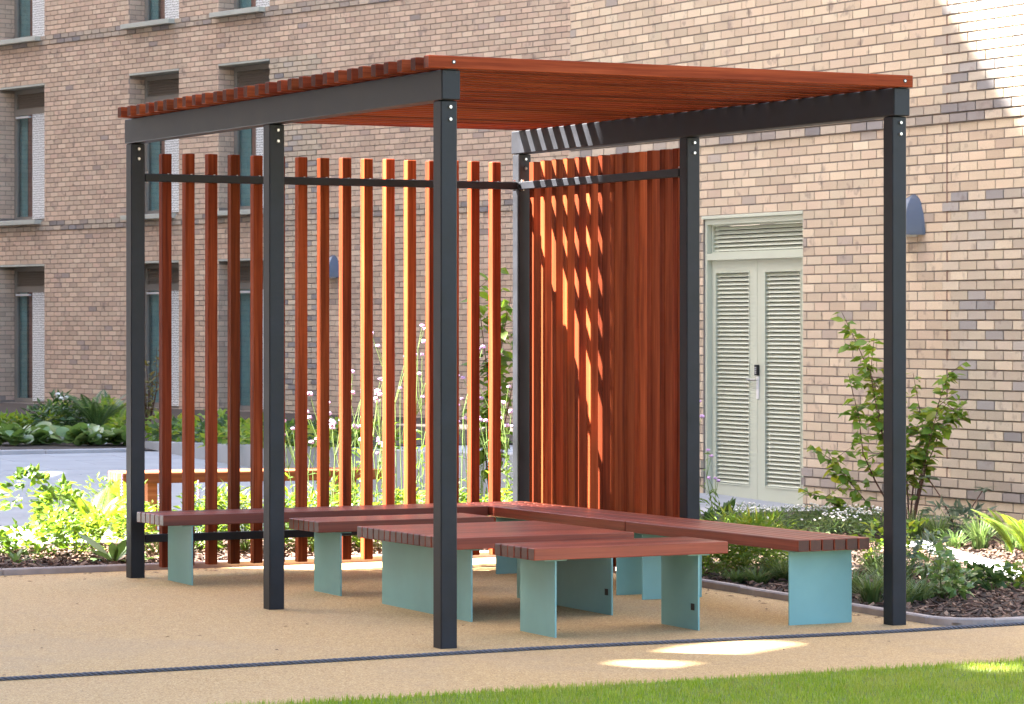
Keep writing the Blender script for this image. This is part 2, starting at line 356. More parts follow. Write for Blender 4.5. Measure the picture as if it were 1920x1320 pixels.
arc = [(3.13 - 0.22 * math.cos(a), -0.01 - 0.22 * math.sin(a)) for a in np.linspace(0, math.pi / 2, 6)]
kr = kerb_line('kerb', [(2.91, 4.77), (2.91, 0.0)], 0.055, 0.042, 0.915)
def swept_stone(cx, cy, R, a0, a1, width, h, n=10):
    V, Fc = [], []
    for i in range(n + 1):
        a = a0 + (a1 - a0) * i / n
        for r, z in ((R - width / 2, -.08), (R - width / 2, h - .008), (R - width / 2 + .008, h), (R + width / 2 - .008, h), (R + width / 2, h - .008), (R + width / 2, -.08)):
            V.append((cx + r * math.cos(a), cy + r * math.sin(a), gz(cy) + z))
    for i in range(n):
        for k in range(6): Fc.append((i * 6 + k, i * 6 + (k + 1) % 6, (i + 1) * 6 + (k + 1) % 6, (i + 1) * 6 + k))
    return pydata('kerb_stone', V, Fc + [tuple(range(6)), tuple(n * 6 + k for k in range(6))[::-1]])
link('kerb_stone', swept_stone(3.13, -0.01, 0.22, math.pi, 1.5 * math.pi, .055, .042), None, kr, M['kerb'])
kerb_line('kerb', [(3.134, -0.23), (6.9, -0.20)], 0.055, 0.042, 0.915)
kerb_line('kerb', [(-2, 16.38), (4.6, 16.38)], 0.08, 0.05, 0.915, M['concrete'])
kerb_line('kerb', [(5.75, 4.3), (4.45, 0.6)], 0.15, 0.055, 0.915, M['concrete'])
# door threshold slab
bx('threshold_slab', 6.15, 7.22, 7.55, 10.2, 0.0, 0.105, M['concrete'], kind='structure', c=0.01)

# low concrete planter wall behind the paving, its top rising towards the near end
a = at_depth(266, 828, 33.0); b = at_depth(980, 853, 25.2)
d_ = Vector((b.x - a.x, b.y - a.y, 0)).normalized(); nrm = Vector((d_.y, -d_.x, 0)); nrm = nrm if nrm.dot(FW) < 0 else -nrm
Vw = []
for p in (a, b):
    for off in (0, -0.22):
        for z in (-0.2, p.z): Vw.append(Vector((p.x, p.y, z)) + nrm * off)
pw = link('planter_wall', pydata('planter_wall', Vw, [(0, 4, 5, 1), (2, 3, 7, 6), (1, 5, 7, 3), (0, 1, 3, 2), (4, 6, 7, 5)]), None, None, M['wall'])
tag(pw, 'low pale grey concrete planter wall behind the slatted fence', 'wall')

# ------------------------------------------------------------------ brick buildings
BR_L, BR_H, JT = 0.225, 0.075, 0.010
def brick_mesh(l, h, d):
    key = ('brick', l, h, d)
    if key not in _bc:
        x, z = l / 2, h / 2; c = 0.0022
        V = [(-x, 0, -z), (x, 0, -z), (x, 0, z), (-x, 0, z), (-x + c, -d, -z + c), (x - c, -d, -z + c), (x - c, -d, z - c), (-x + c, -d, z - c)]
        _bc[key] = pydata('brick', V, [(4, 5, 6, 7), (0, 1, 5, 4), (1, 2, 6, 5), (2, 3, 7, 6), (3, 0, 4, 7)])
    return _bc[key]
def build_wall(root, F, s0, s1, z0, z1, zc, openings, band_rows, proud_fn, mat, mat_band, mortar, full, n_single=300):
    """F: frame matrix of the wall (x along it, -y out of it, z up); bricks stand proud of a mortar backing"""
    xs = sorted({full[0], full[1]} | {v for o in openings for v in o[:2]}); zs = sorted({full[2], full[3]} | {v for o in openings for v in o[2:4]})
    mb = MB()
    for xa, xb in zip(xs[:-1], xs[1:]):
        for za, zb in zip(zs[:-1], zs[1:]):
            cx, cz = (xa + xb) / 2, (za + zb) / 2
            if any(o[0] < cx < o[1] and o[2] < cz < o[3] for o in openings): continue
            mb.box(xa, xb, 0, 0.27, za, zb)
    link('wall', mb.mesh('wall'), F, root, mortar)
    rows = []
    k0 = math.floor((z0 - zc) / BR_H); k1 = math.ceil((z1 - zc) / BR_H)
    for k in range(k0, k1):
        za, zb = zc + k * BR_H + JT / 2, zc + (k + 1) * BR_H - JT / 2; cz = (za + zb) / 2
        off = 0.5 * BR_L * (k % 2); n = math.floor((s0 - off) / BR_L)
        x = n * BR_L + off
        while x < s1:
            xa, xb = max(x + JT / 2, s0), min(x + BR_L - JT / 2, s1); x += BR_L
            segs = [(xa, xb)]
            for o in openings:
                if o[2] - 0.02 < cz < o[3] + 0.02:
                    ns = []
                    for p, q in segs:
                        if q <= o[0] or p >= o[1]: ns.append((p, q)); continue
                        if p < o[0]: ns.append((p, o[0]))
                        if q > o[1]: ns.append((o[1], q))
                    segs = ns
            for p, q in segs:
                if q - p > 0.02: rows.append((p, q, za, zb, k in band_rows, proud_fn((p + q) / 2, cz)))
    vis = []
    for i, (p, q, za, zb, band, pr) in enumerate(rows):
        if abs((q - p) - (BR_L - JT)) > 1e-4 or band: continue
        P = F @ Vector(((p + q) / 2, 0, (za + zb) / 2)); u, v, d = pix(P)
        if 0 < u < 1920 and 0 < v < 1320:
            hid = (220 < u < 1715 and 105 < v < 245 and root.name.startswith('brick')) or (u < 1300 and 270 < v < 1100) or (1650 < u < 1705) or (1560 < u < 1800 and v > 640)
            if not hid: vis.append((d, i))
    single = {i for d, i in sorted(vis)[:n_single]}
    V0, F0, V1, F1, V2, F2 = [], [], [], [], [], []
    for i, (p, q, za, zb, band, pr) in enumerate(rows):
        j = random.uniform(-.0012, .0012); d = pr + j
        if i in single:
            me = brick_mesh(BR_L - JT, BR_H - JT, pr)
            if pr > .012: me = brick_mesh(BR_L - JT + 1e-6, BR_H - JT, pr)
            link('brick', me, F @ T((p + q) / 2, random.uniform(-.0012, .0012), (za + zb) / 2), root, M['brick_panel'] if pr > .012 else mat); continue
        c = 0.0022; V, Fc = (V1, F1) if band else (V2, F2) if pr > .012 else (V0, F0); o = len(V)
        V += [F @ Vector(t) for t in ((p, 0, za), (q, 0, za), (q, 0, zb), (p, 0, zb), (p + c, -d, za + c), (q - c, -d, za + c), (q - c, -d, zb - c), (p + c, -d, zb - c))]
        Fc += [(o + 4, o + 5, o + 6, o + 7), (o, o + 1, o + 5, o + 4), (o + 1, o + 2, o + 6, o + 5), (o + 2, o + 3, o + 7, o + 6), (o + 3, o, o + 4, o + 7)]
    for nm, V, Fc, m_ in (('brickwork', V0, F0, mat), ('band_brickwork', V1, F1, mat_band), ('panel_brickwork', V2, F2, M['brick_panel'])):
        me = npmesh(nm, [tuple(v) for v in V], Fc); o = link(nm, me, None, root, m_, 'stuff'); o.matrix_basis = WM[root.name].inverted()

def frame_of(origin, d):
    d = Vector(d).normalized(); n = Vector((d.y, -d.x, 0))           # outward = -local y
    return Matrix(((d.x, -n.x, 0, origin[0]), (d.y, -n.y, 0, origin[1]), (0, 0, 1, 0), (0, 0, 0, 1)))
# right building: wall parallel to the pergola's side, x local = towards the camera
XR, YC = 7.274, 12.06
FR = frame_of((XR, YC), (0, -1, 0))
if (FR.to_3x3() @ Vector((0, -1, 0))).x > 0: raise RuntimeError('wall faces the wrong way')
rb = thing('brick_building', (XR, YC, 0), 'buff brick building with sage louvred double doors and projecting brick bands', 'building')
SD0, SD1, ZD0, ZD1 = YC - 9.66, YC - 8.07, 0.05, 2.525
BZ = 0.275
def proud_r(s, z):
    k = math.floor((z - BZ) / BR_H)
    if k in (0, 1, 38, 39): return 0.024
    if s > YC - 6.03 and (0.42 < z < 2.58 or z > 3.27): return 0.014
    return 0.0065
build_wall(rb, FR, 0.0, YC - 3.6, 0.05, 5.1, BZ, [(SD0, SD1, -0.3, ZD1)], {0, 1, 38, 39}, proud_r, M['brick'], M['brick_band'], M['mortar'], (0.0, 13.0, -0.3, 11.0))
def fbx(root, F, name, x0, x1, d0, d1, z0, z1, mat, c=0.003):
    """box in a wall frame, d = depth out of the wall (negative = recessed)"""
    key = (round(x1 - x0, 4), round(d1 - d0, 4), round(z1 - z0, 4), c, mat.name)
    if key not in _bcm:
        me = box(*key[:4]).copy(); me.materials.clear(); me.materials.append(mat); _bcm[key] = me
    return link(name, _bcm[key], F @ T((x0 + x1) / 2, -(d0 + d1) / 2, (z0 + z1) / 2), root)
# movement joint
fbx(rb, FR, 'movement_joint', YC - 6.048, YC - 6.03, 0.0, 0.0085, 3.28, 5.0, M['sealant'], 0.001)
fbx(rb, FR, 'movement_joint', YC - 6.048, YC - 6.03, 0.0, 0.0085, 0.43, 3.12, M['sealant'], 0.001)
# double door
fbx(rb, FR, 'lintel', SD0 - 0.02, SD1 + 0.0, -0.08, 0.008, ZD1 - 0.028, ZD1 + 0.001, M['sage'])
df = MB(); D0, D1 = -0.12, -0.015
for (x0, x1, z0, z1) in ((SD0 + .001, SD0 + .035, ZD0, ZD1 - .03), (SD1 - .035, SD1 - .001, ZD0, ZD1 - .03), (SD0 + .035, SD1 - .035, ZD1 - .075, ZD1 - .03), (SD0 + .035, SD1 - .035, 2.145, 2.20)):
    df.box(x0, x1, -D1, -D0, z0, z1)
link('door_frame', df.mesh('door_frame'), FR, rb, M['sage'])
def slat_panel(part, x0, x1, z0, z1, pitch, dface, mat, name='louvre_slat', hgt=None, tilt=0.75):
    n = int((z1 - z0) / pitch); p = (z1 - z0) / n
    me = box(round(x1 - x0, 4), 0.0035, round(hgt or p * 1.12, 4), 0.001).copy(); me.materials.clear(); me.materials.append(mat)
    for i in range(n):
        link(name, me, FRAME @ T((x0 + x1) / 2, -dface, z0 + (i + .5) * p) @ RX(-tilt), part)
FRAME = FR
ts = MB(); tx0, tx1 = SD0 + .06, SD1 - .06
for (x0, x1, z0, z1) in ((tx0 - .02, tx0, 2.215, 2.436), (tx1, tx1 + .02, 2.215, 2.436), (tx0 - .02, tx1 + .02, 2.436, 2.449), (tx0 - .02, tx1 + .02, 2.202, 2.215)):
    ts.box(x0, x1, 0.06, 0.10, z0, z1)
tp = link('transom_panel', ts.mesh('transom_panel'), FR, rb, M['sage'])
fbx(tp, FR, 'backing', tx0 + .001, tx1 - .001, -0.125, -0.118, 2.216, 2.435, M['black'])
slat_panel(tp, tx0, tx1, 2.217, 2.434, 0.0345, -0.085, M['sage'])
mid = YC - 8.885
for nm, x0, x1, lx0, lx1 in (('door_leaf', SD0 + .037, mid - .003, YC - 9.565, YC - 9.00), ('door_leaf', mid + .003, SD1 - .037, YC - 8.765, YC - 8.20)):
    lz0, lz1 = 0.225, 2.045; mb = MB()
    for (a0, a1, b0, b1) in ((x0, lx0, 0.075, 2.143), (lx1, x1, 0.075, 2.143), (lx0, lx1, 0.075, lz0), (lx0, lx1, lz1, 2.143)):
        mb.box(a0, a1, 0.062, 0.108, b0, b1)
    for (a0, a1, b0, b1) in ((lx0 + .001, lx0 + .012, lz0 + .001, lz1 - .001), (lx1 - .012, lx1 - .001, lz0 + .001, lz1 - .001), (lx0 + .012, lx1 - .012, lz0 + .001, lz0 + .012), (lx0 + .012, lx1 - .012, lz1 - .012, lz1 - .001)):
        mb.box(a0, a1, 0.056, 0.1, b0, b1)
    leaf = link('door_leaf', mb.mesh('door_leaf'), FR, rb, M['sage'])
    fbx(leaf, FR, 'backing', lx0 + .001, lx1 - .001, -0.125, -0.112, lz0, lz1, M['black'])
    slat_panel(leaf, lx0 + .012, lx1 - .012, lz0 + .013, lz1 - .013, 0.0353, -0.084, M['sage'])
hx = YC - 8.868
fbx(leaf, FR, 'keypad', hx - .022, hx + .022, -0.062, -0.034, 1.165, 1.255, M['black'])
hp = fbx(leaf, FR, 'handle_plate', hx - .02, hx + .02, -0.062, -0.052, 0.965, 1.16, M['white_metal'])
fbx(leaf, FR, 'lever_handle', hx - .13, hx + .02, -0.035, -0.018, 1.115, 1.135, M['zinc'])
for k, z in enumerate((1.18, 1.195, 1.21, 1.225)):
    for q in (-.008, .008): fbx(leaf, FR, 'keypad_button', hx + q - .004, hx + q + .004, -0.035, -0.031, z, z + .008, M['white_metal'], 0.001)

# left building, set at an angle further back
fwv, rtv = FW, RT; aL = math.radians(39.6)
P0 = CAM + FW * 50.6 + RT * (50.6 * (95 - PCX) / FPX)
LD = RT * math.sin(aL) - FW * math.cos(aL)
FL = frame_of((P0.x, P0.y), LD)
if (FL.to_3x3() @ Vector((0, -1, 0))).dot(FW) > 0: raise RuntimeError('left wall faces away')
lb = thing('apartment_building', (P0.x, P0.y, 0), 'long pinkish buff brick apartment building with tall recessed windows', 'building')
cols = [(-1.55, -0.176), (2.274, 3.624), (4.66, 5.948)]; rowsw = [(0.335, 2.542), (3.245, 5.392), (6.14, 8.242)]
BZL = 0.142
def proud_l(s, z):
    k = math.floor((z - BZL) / BR_H)
    if k in (0, 1, 39, 40, 78, 79): return 0.024
    if 5.948 < s < 7.10 and z < 5.38: return 0.015
    return 0.0075
wins = [(c[0], c[1], r[0], r[1]) for c in cols for r in rowsw]
build_wall(lb, FL, -4.6, 14.2, -0.35, 7.4, BZL, wins, {0, 1, 39, 40, 78, 79}, proud_l, M['brick_far'], M['brick_band'], M['mortar_far'], (-14.0, 16.0, -0.6, 11.0))
FRAME = FL
def window(s0, s1, z0, z1, seed):
    r = random.Random(seed); W_, Hh = s1 - s0, z1 - z0; dp = -0.27
    mb = MB()
    def ring(x0, x1, za, zb, t, da, db): 
        mb.box(x0, x0 + t, -db, -da, za, zb); mb.box(x1 - t, x1, -db, -da, za, zb); mb.box(x0 + t, x1 - t, -db, -da, zb - t, zb); mb.box(x0 + t, x1 - t, -db, -da, za, za + t)
    zl = z1 - 0.34; zp = zl - 0.10; gx0, gx1 = s0 + 0.07, s0 + 0.55; px0, px1 = gx1 + 0.05, s1
    ring(s0 + .002, s1 - .002, z0 + .002, z1 - .032, 0.07, dp - .06, dp)
    mb.box(gx1, px0, -dp, -dp + .06, z0 + .07, zp); mb.box(s0 + .07, s1 - .07, -dp - .012, -dp + .05, zp, zl)
    wn = link('window', mb.mesh('window'), FL, lb, M['frame'])
    fbx(wn, FL, 'lintel', s0 + .001, s1 - .001, dp, 0.012, z1 - .03, z1 - .002, M['sill'])
    fbx(wn, FL, 'sill', s0 - .06, s1 - .09, dp, 0.13, z0 - .072, z0 - .002, M['sill'])
    slat_panel(wn, s0 + .075, s1 - .075, zl + .005, z1 - .105, 0.038, dp - .02, M['louvre'], hgt=0.045)
    fbx(wn, FL, 'vent_bar', gx0 + .05, gx1 - .02, dp, dp + .05, zp - .055, zp - .02, M['white_metal'])
    fbx(wn, FL, 'glass_pane', gx0 + .001, gx1 - .001, dp - .035, dp - .027, z0 + .072, zp - .06, M['glass'], 0.001)
    room = MB()
    for a_ in ((s0 - .5, s1 + .02, .74, .76, z0 - .02, z1 + .02), (s0 - .52, s0 - .5, .272, .76, z0 - .02, z1 + .02), (s1 + .02, s1 + .04, .272, .76, z0 - .02, z1 + .02), (s0 - .52, s1 + .04, .272, .76, z1 + .02, z1 + .04), (s0 - .52, s1 + .04, .272, .76, z0 - .04, z0 - .02)): room.box(*a_)
    link('room', room.mesh('room'), FL, wn, M['room'])
    fbx(wn, FL, 'louvre_backing', s0 + .072, s1 - .072, dp - .058, dp - .05, zl + .001, z1 - .102, M['louvre'])
    def curtain(x0, x1, mat, depth):
        n = 14; V, Fc = [], []
        for i in range(n + 1):
            x = x0 + (x1 - x0) * i / n; y = depth + 0.018 * math.sin(i * 2.4 + seed)
            V += [(x, y, z0 + .02), (x * .98 + .02 * x0, y, zp + .03)]
        Fc = [(2 * i, 2 * i + 2, 2 * i + 3, 2 * i + 1) for i in range(n)]
        link('curtain', pydata('curtain', V, Fc, True), FL, wn, mat)
    q = r.uniform(.18, .34)
    curtain(s0 - .02, s0 + .05 + q, M['teal_curtain'], 0.36)
    curtain(s0 + .05 + q, s0 + .05 + q + r.uniform(.36, .42), M['red_curtain'], 0.38)
    fbx(wn, FL, 'perforated_screen', px0 + .001, px1 - .004, dp + .01, dp + .03, z0 + .03, zp - .003, M['screen'])
    # brick lining of the reveal the camera sees
    k0 = math.floor((z0 - BZL) / BR_H); V, Fc = [], []
    rv = MB(); rv.box(s0 - .02, s0 + .0005, 0.001, 0.27, z0, z1 - .03)
    link('reveal', rv.mesh('reveal'), FL, wn, M['mortar_far'])
    rb_ = MB()
    for k in range(k0, k0 + 32):
        za, zb = BZL + k * BR_H + .005, BZL + (k + 1) * BR_H - .005
        if za < z0 or zb > z1 - .03: continue
        cut = 0.10 if k % 2 else 0.205
        rb_.box(s0 - .01, s0 + .006, 0.002, cut - .005, za, zb)
        if cut < .2: rb_.box(s0 - .01, s0 + .006, cut + .005, 0.265, za, zb)
        else: rb_.box(s0 - .01, s0 + .006, cut + .005, 0.265, za, zb)
    link('reveal_brickwork', rb_.mesh('reveal_brickwork'), FL, wn, M['brick_far'])
for i, (c, r) in enumerate([(c, r) for c in cols for r in rowsw]): window(c[0], c[1], r[0], r[1], i + 3)

# wall lamps: faceted hoods that throw their light down
def wall_lamp(F, s, z, scale, label):
    n = 9; V, Fc = [], []
    for i in range(n + 1):
        t = i / n; hw = 0.15 * math.sqrt(max(0, 1 - t ** 1.7)) + 0.006; pr = 0.19 * (1 - t) ** 0.55 + 0.012
        V += [(-hw, 0.0, t * .34), (-hw * .9, -0.02, t * .34), (-hw * .5, -pr, t * .34), (hw * .5, -pr, t * .34), (hw * .9, -0.02, t * .34), (hw, 0.0, t * .34)]
    for i in range(n):
        for k in range(5): Fc.append((i * 6 + k, i * 6 + k + 1, (i + 1) * 6 + k + 1, (i + 1) * 6 + k))
    Fc += [(5, 4, 3, 2, 1, 0), tuple(n * 6 + k for k in range(6))]
    Mx = F @ T(s, -0.006, z) @ Matrix.Scale(scale, 4)
    t_ = thing('wall_lamp', (F @ Vector((s, 0, z))), label, 'lamp')
    body = link('hood', pydata('hood', [(x * scale, y * scale, zz * scale) for x, y, zz in V], Fc), F @ T(s, -0.006, z), t_, M['lamp'])
    gl = MB(); gl.box(-.07 * scale, .07 * scale, -.13 * scale, -.02 * scale, -.012, .0)
    link('diffuser', gl.mesh('diffuser'), F @ T(s, -0.006, z), t_, M['white_metal'])
    link('screw', cyl_mesh(.006, .006, 8), F @ T(s, -0.10 * scale, z + .24 * scale) @ RX(math.pi / 2), body, M['zinc'])
wall_lamp(FR, YC - 6.47, 2.285, 0.93, 'slate blue hooded wall lamp on buff brick beside the louvred doors')
wall_lamp(FL, 7.50, 2.245, 0.93, 'slate blue hooded wall lamp on the far brickwork, seen between fence slats')

# ------------------------------------------------------------------ unseen thin walls added to shade the yard, pierced to shape the sunlight
def build_shade_wall(name, outline, holes, label, X0=-12.0, th=0.3):
    polys = [[Vector((0, y, z)) for y, z in outline]] + [[Vector((0, y, z)) for y, z in h] for h in holes]
    tris = tessellate_polygon(polys); P = [p for q in polys for p in q]; n = len(P)
    V = [(X0, p.y, p.z) for p in P] + [(X0 - th, p.y, p.z) for p in P]
    Fc = [tuple(t) for t in tris] + [tuple(i + n for i in t[::-1]) for t in tris]
    o = 0
    for q in polys:
        m_ = len(q); Fc += [(o + i, o + (i + 1) % m_, n + o + (i + 1) % m_, n + o + i) for i in range(m_)]; o += m_
    return tag(link(name, pydata(name, V, Fc), None, None, M['facade']), label, 'building')
def to_sun(P, X0=-12.0):
    t = (P[0] - X0) / SUN.x; return (P[1] - SUN.y * t, P[2] - SUN.z * t)
def hole_from_ground(px): return [to_sun(on_ground(u, v)) for u, v in px]
def clip_y(poly, y0, sg):
    out_ = []
    for (a, b) in zip(poly, poly[1:] + poly[:1]):
        ia, ib = sg * (a[0] - y0) > 0, sg * (b[0] - y0) > 0
        if ia: out_.append(a)
        if ia != ib:
            t = (y0 - a[0]) / (b[0] - a[0]); out_.append((y0, a[1] + t * (b[1] - a[1])))
    return out_
h1 = hole_from_ground([(1196, 1241), (1290, 1250), (1390, 1232), (1535, 1205), (1470, 1200), (1310, 1214), (1255, 1226)])  # openings cut in the unseen wall to throw sun patches on path and lawn
h2 = hole_from_ground([(1330, 1254), (1440, 1237), (1530, 1222), (1600, 1209), (1560, 1207), (1500, 1217)])
def grow(poly, f):
    cy = sum(p[0] for p in poly) / len(poly); cz = sum(p[1] for p in poly) / len(poly)
    return [(cy + (y - cy) * f, cz + (z - cz) * f) for y, z in poly]
h1 = grow(h1, 1.22); h2 = [(y, z - .03) for y, z in grow(h2, 1.2)]
h3 = hole_from_ground([(1830, 1258), (1990, 1275), (1990, 1245), (1880, 1247)])
build_shade_wall('pierced_shade_wall', [(-25, -0.3), (15.27, -0.3), (15.27, 29), (3.0, 29), (3.0, 14), (-25, 14)], [q_ for h_ in (h1, h2) for q_ in (clip_y(h_, 9.74, -1), clip_y(h_, 10.0, 1)) if len(q_) > 2] + [h3], 'unseen thin brick wall added to shade the tan path and lawn, pierced to throw sun patches')
h4 = hole_from_ground([(58, 896), (110, 902), (160, 886), (105, 881)])  # openings that drop sun patches onto the grey paving
h5 = hole_from_ground([(-20, 934), (40, 925), (72, 921), (0, 916), (-30, 920)])
def slit(u, v0, v1, wd):
    hs = []
    for v, sg in ((v0, -1), (v1, -1), (v1, 1), (v0, 1)):
        r = ray(u, v); p = CAM + r * ((7.274 - CAM.x) / r.x); y, z = to_sun(p); hs.append((y + sg * wd / 2, z))
    return hs
def wall_pt(u, v):
    r = ray(u, v); return to_sun(CAM + r * ((7.274 - CAM.x) / r.x))
(ya, za), (yb_, zb_) = wall_pt(1800, 20), wall_pt(1916, 205); sm = (za - zb_) / (ya - yb_); top_z = lambda y: zb_ + sm * (y - yb_)  # sloping top fitted to the edge of the sun patch on the brickwork
slits = [slit(1243, 20, 110, .07), slit(1352, 270, 520, .05), slit(1395, 400, 640, .05), slit(1425, 5, 60, .05)]  # narrow openings added to throw soft sun streaks on brickwork and doors
build_shade_wall('pierced_shade_wall', [(19.0, -0.3), (110, -0.3), (110, 24), (58, 24), (58, 42), (41.2, 42), (41.2, 31.5), (29.2, 31.5), (28.6, 34), (yb_ + (34 - zb_) / sm, 34), (19.0, top_z(19.0))], [h4, h5] + slits, 'second unseen thin brick wall added beyond the sunny gap, pierced and slit to shape the sunlight')

# ------------------------------------------------------------------ pergola
W_, D_, H_ = 2.664, 4.274, 2.70
PS = 0.09
pg = thing('pergola', (W_ / 2, D_ / 2, gz(D_ / 2)), 'large pergola of dark grey steel posts with red hardwood slatted roof and screens', 'pergola')
bolt_me = cyl_mesh(0.011, 0.010, 10, 0.008); bolt_me.materials.append(M['zinc'])
for x in (0, W_):
    for y in (0, D_ / 2, D_):
        p = bx('post', x, x + PS, y, y + PS, gz(y) - 0.06, H_ - 0.003, M['steel'], pg, 0.005)
        for z in (H_ - 0.035, H_ - 0.095):
            link('bolt', bolt_me, T(x + PS * .55, y - 0.0005, z) @ RX(math.pi / 2), p)
    b = bx('beam', x - 0.006, x + PS + 0.006, -0.02, D_ + PS + 0.006, H_, H_ + 0.146, M['steel'], pg, 0.004)
    bx('end_cap', x - 0.003, x + PS + 0.003, -0.0235, -0.0205, H_ + 0.003, H_ + 0.143, M['steel'], b, 0.001)
    for q in (0.016, PS - 0.016): link('screw', cyl_mesh(.0045, .002, 8), T(x + q, -0.0237, H_ + 0.132) @ RX(math.pi / 2), b, M['black'])
SP, SW, SH = 0.1521, 0.061, 0.063
zr = H_ + 0.146 + 0.004
hole_me = cyl_mesh(0.011, 0.0015, 12); hole_me.materials.append(M['black'])
nut_me = cyl_mesh(0.006, 0.003, 6); nut_me.materials.append(M['zinc'])
for i in range(29):
    yc = -0.049 + SW / 2 + SP * i + random.uniform(-.002, .002); dx = random.uniform(-.004, .004)
    s = plank('roof_slat', 2.852, SW, SH, (1.337 + dx, yc, zr + SH / 2), 'X', M['wood'], pg)
    for x in (0.045, W_ + 0.045):
        if i == 0:
            link('bolt_hole', hole_me, T(x, yc - SW / 2 - .0002, zr + SH * .52) @ RX(math.pi / 2), s)
            link('bolt', nut_me, T(x, yc - SW / 2 - .0018, zr + SH * .52) @ RX(math.pi / 2), s)
    for x in (0.045, W_ + 0.045): bx('spacer', x - .03, x + .03, yc - .02, yc + .02, H_ + .1462, zr - .0002, M['black'], pg, 0.001)
# rear fence: rails in front, slats behind
FY = 4.322; FX0 = 0.222
for z0 in (2.468, 0.262):
    rl = bx('rail', PS + 0.004, W_ - 0.004, FY - 0.042, FY - 0.002, z0, z0 + 0.048, M['steel'], pg, 0.003)
    for x in (PS + .02, W_ - .02):
        for dz in (-.012, .052): link('bolt', bolt_me, T(x, FY - .022, z0 + dz if dz > 0 else z0 + dz + .004), rl)
    for i in range(16):
        link('bolt', nut_me, T(FX0 + 0.1517 * i + .03, FY - .022, z0 + .049), rl)
for i in range(16):
    x = FX0 + 0.1517 * i + SW / 2; zt, zb = 2.645 + random.uniform(-.004, .004), 0.105
    plank('fence_slat', 2.54, SW, SW, (x + random.uniform(-.0015, .0015), FY + SW / 2, zt - 1.27), 'Z', M['wood'], pg)
# side screen
SX = 2.702
for z0 in (2.468, 0.262):
    rl = bx('rail', SX - 0.042, SX - 0.002, D_ / 2 + PS + .004, D_ - .004, z0, z0 + 0.048, M['steel'], pg, 0.003)
    for y in (D_ / 2 + PS + .02, D_ - .02):
        for dz in (-.012, .052): link('bolt', bolt_me, T(SX - .022, y, z0 + dz if dz > 0 else z0 + dz + .004), rl)
for i in range(13):
    y = 2.312 + 0.1525 * i + SW / 2; zt = 2.645 + random.uniform(-.003, .003)
    plank('screen_slat', 2.54, SW, SW, (SX + SW / 2, y + random.uniform(-.0015, .0015), zt - 1.27), 'Z', M['wood'], pg)

# ------------------------------------------------------------------ benches, stools, table
ZB, PH = 0.4626, 0.062
def seat(name, x0, x1, y0, y1, n, axis, legs, label, cat, tags=(), mat=None, group=None, zb=ZB):
    """n planks along axis; legs: positions along it of the teal plate legs"""
    mat = mat or M['bench_wood']; cx, cy = (x0 + x1) / 2, (y0 + y1) / 2
    t_ = thing(name, (cx, cy, gz(cy)), label, cat, group)
    lo, hi = (y0, y1) if axis == 'X' else (x0, x1); p = (hi - lo + 0.007) / n; w1 = p - 0.007
    for i in range(n):
        c = lo + p * i + w1 / 2
        if axis == 'X': plank('seat_plank' if cat != 'table' else 'top_plank', x1 - x0, w1, PH, (cx + random.uniform(-.001, .001), c, zb - PH / 2), 'X', mat, t_)
        else: plank('seat_plank', y1 - y0, w1, PH, (c, cy + random.uniform(-.001, .001), zb - PH / 2), 'Y', mat, t_)
    for k, q in enumerate(legs):
        g = 0.028
        if axis == 'X':
            l = bx('leg', q - .005, q + .005, y0 + g, y1 - g, gz(cy) - .03, zb - PH - .0085, M['teal'], t_, 0.001)
            bx('flange', q - .065, q + .065, y0 + g, y1 - g, zb - PH - .008, zb - PH - .0005, M['teal'], l, 0.001)
            if k in tags: bx('maker_plate', q - .0085, q - .0055, y0 + g + .035, y0 + g + .07, gz(cy) + .10, gz(cy) + .135, M['black'], l, 0.001)
        else:
            l = bx('leg', x0 + g, x1 - g, q - .005, q + .005, gz(q) - .03, zb - PH - .0085, M['teal'], t_, 0.001)
            bx('flange', x0 + g, x1 - g, q - .065, q + .065, zb - PH - .008, zb - PH - .0005, M['teal'], l, 0.001)
    return t_
seat('stool', 0.616, 1.762, 0.186, 0.624, 6, 'X', (0.755, 1.60), 'short hardwood stool bench on teal plate legs by the open side of the pergola', 'bench', tags=(1,))
seat('stool', 0.536, 1.668, 2.676, 3.105, 6, 'X', (0.69, 1.53), 'short hardwood stool bench on teal plate legs between table and rear bench', 'bench')
seat('low_table', 0.572, 1.697, 1.064, 2.233, 16, 'X', (0.72, 1.575), 'wide low hardwood table on broad teal plate legs under the pergola', 'table', tags=(1,))
seat('bench', -0.03, 2.128, 3.66, 4.10, 6, 'X', (0.165, 1.80), 'long hardwood bench with teal legs set along the rear slatted fence', 'bench')
seat('bench', 2.14, 2.59, 0.105, 1.945, 6, 'Y', (0.24, 1.80), 'hardwood bench with teal plate leg at the open end of the corner seating', 'bench')
seat('bench', 2.14, 2.59, 1.953, 4.10, 6, 'Y', (2.10, 3.63), 'hardwood bench against the close slatted side screen in the shaded corner', 'bench')
# bench on the paving behind the fence
bb = at_depth(230, 905, 22.4); zbk = at_depth(230, 888, 22.4).z; ang = -math.radians(7)
Mb = T(bb.x, bb.y, 0) @ RZ(ang)
tb = thing('bench', (Mb @ Vector((.95, .2, 0))) + Vector((0, 0, gz(bb.y))), 'pale orange hardwood bench on the grey paving behind the pergola fence', 'bench')
for i in range(6):
    key_me = box(1.9, .066, .072, .0035).copy(); key_me.materials.clear(); key_me.materials.append(M['pale_wood'])
    link('seat_plank', key_me, Mb @ T(.95, .033 + .074 * i, zbk - .036), tb)
for x in (.22, 1.68):
    mb = MB(); mb.box(x - .035, x + .035, .03, .41, gz(bb.y) - .03, zbk - .0725)
    link('leg', mb.mesh('leg'), Mb, tb, M['pale_wood'])

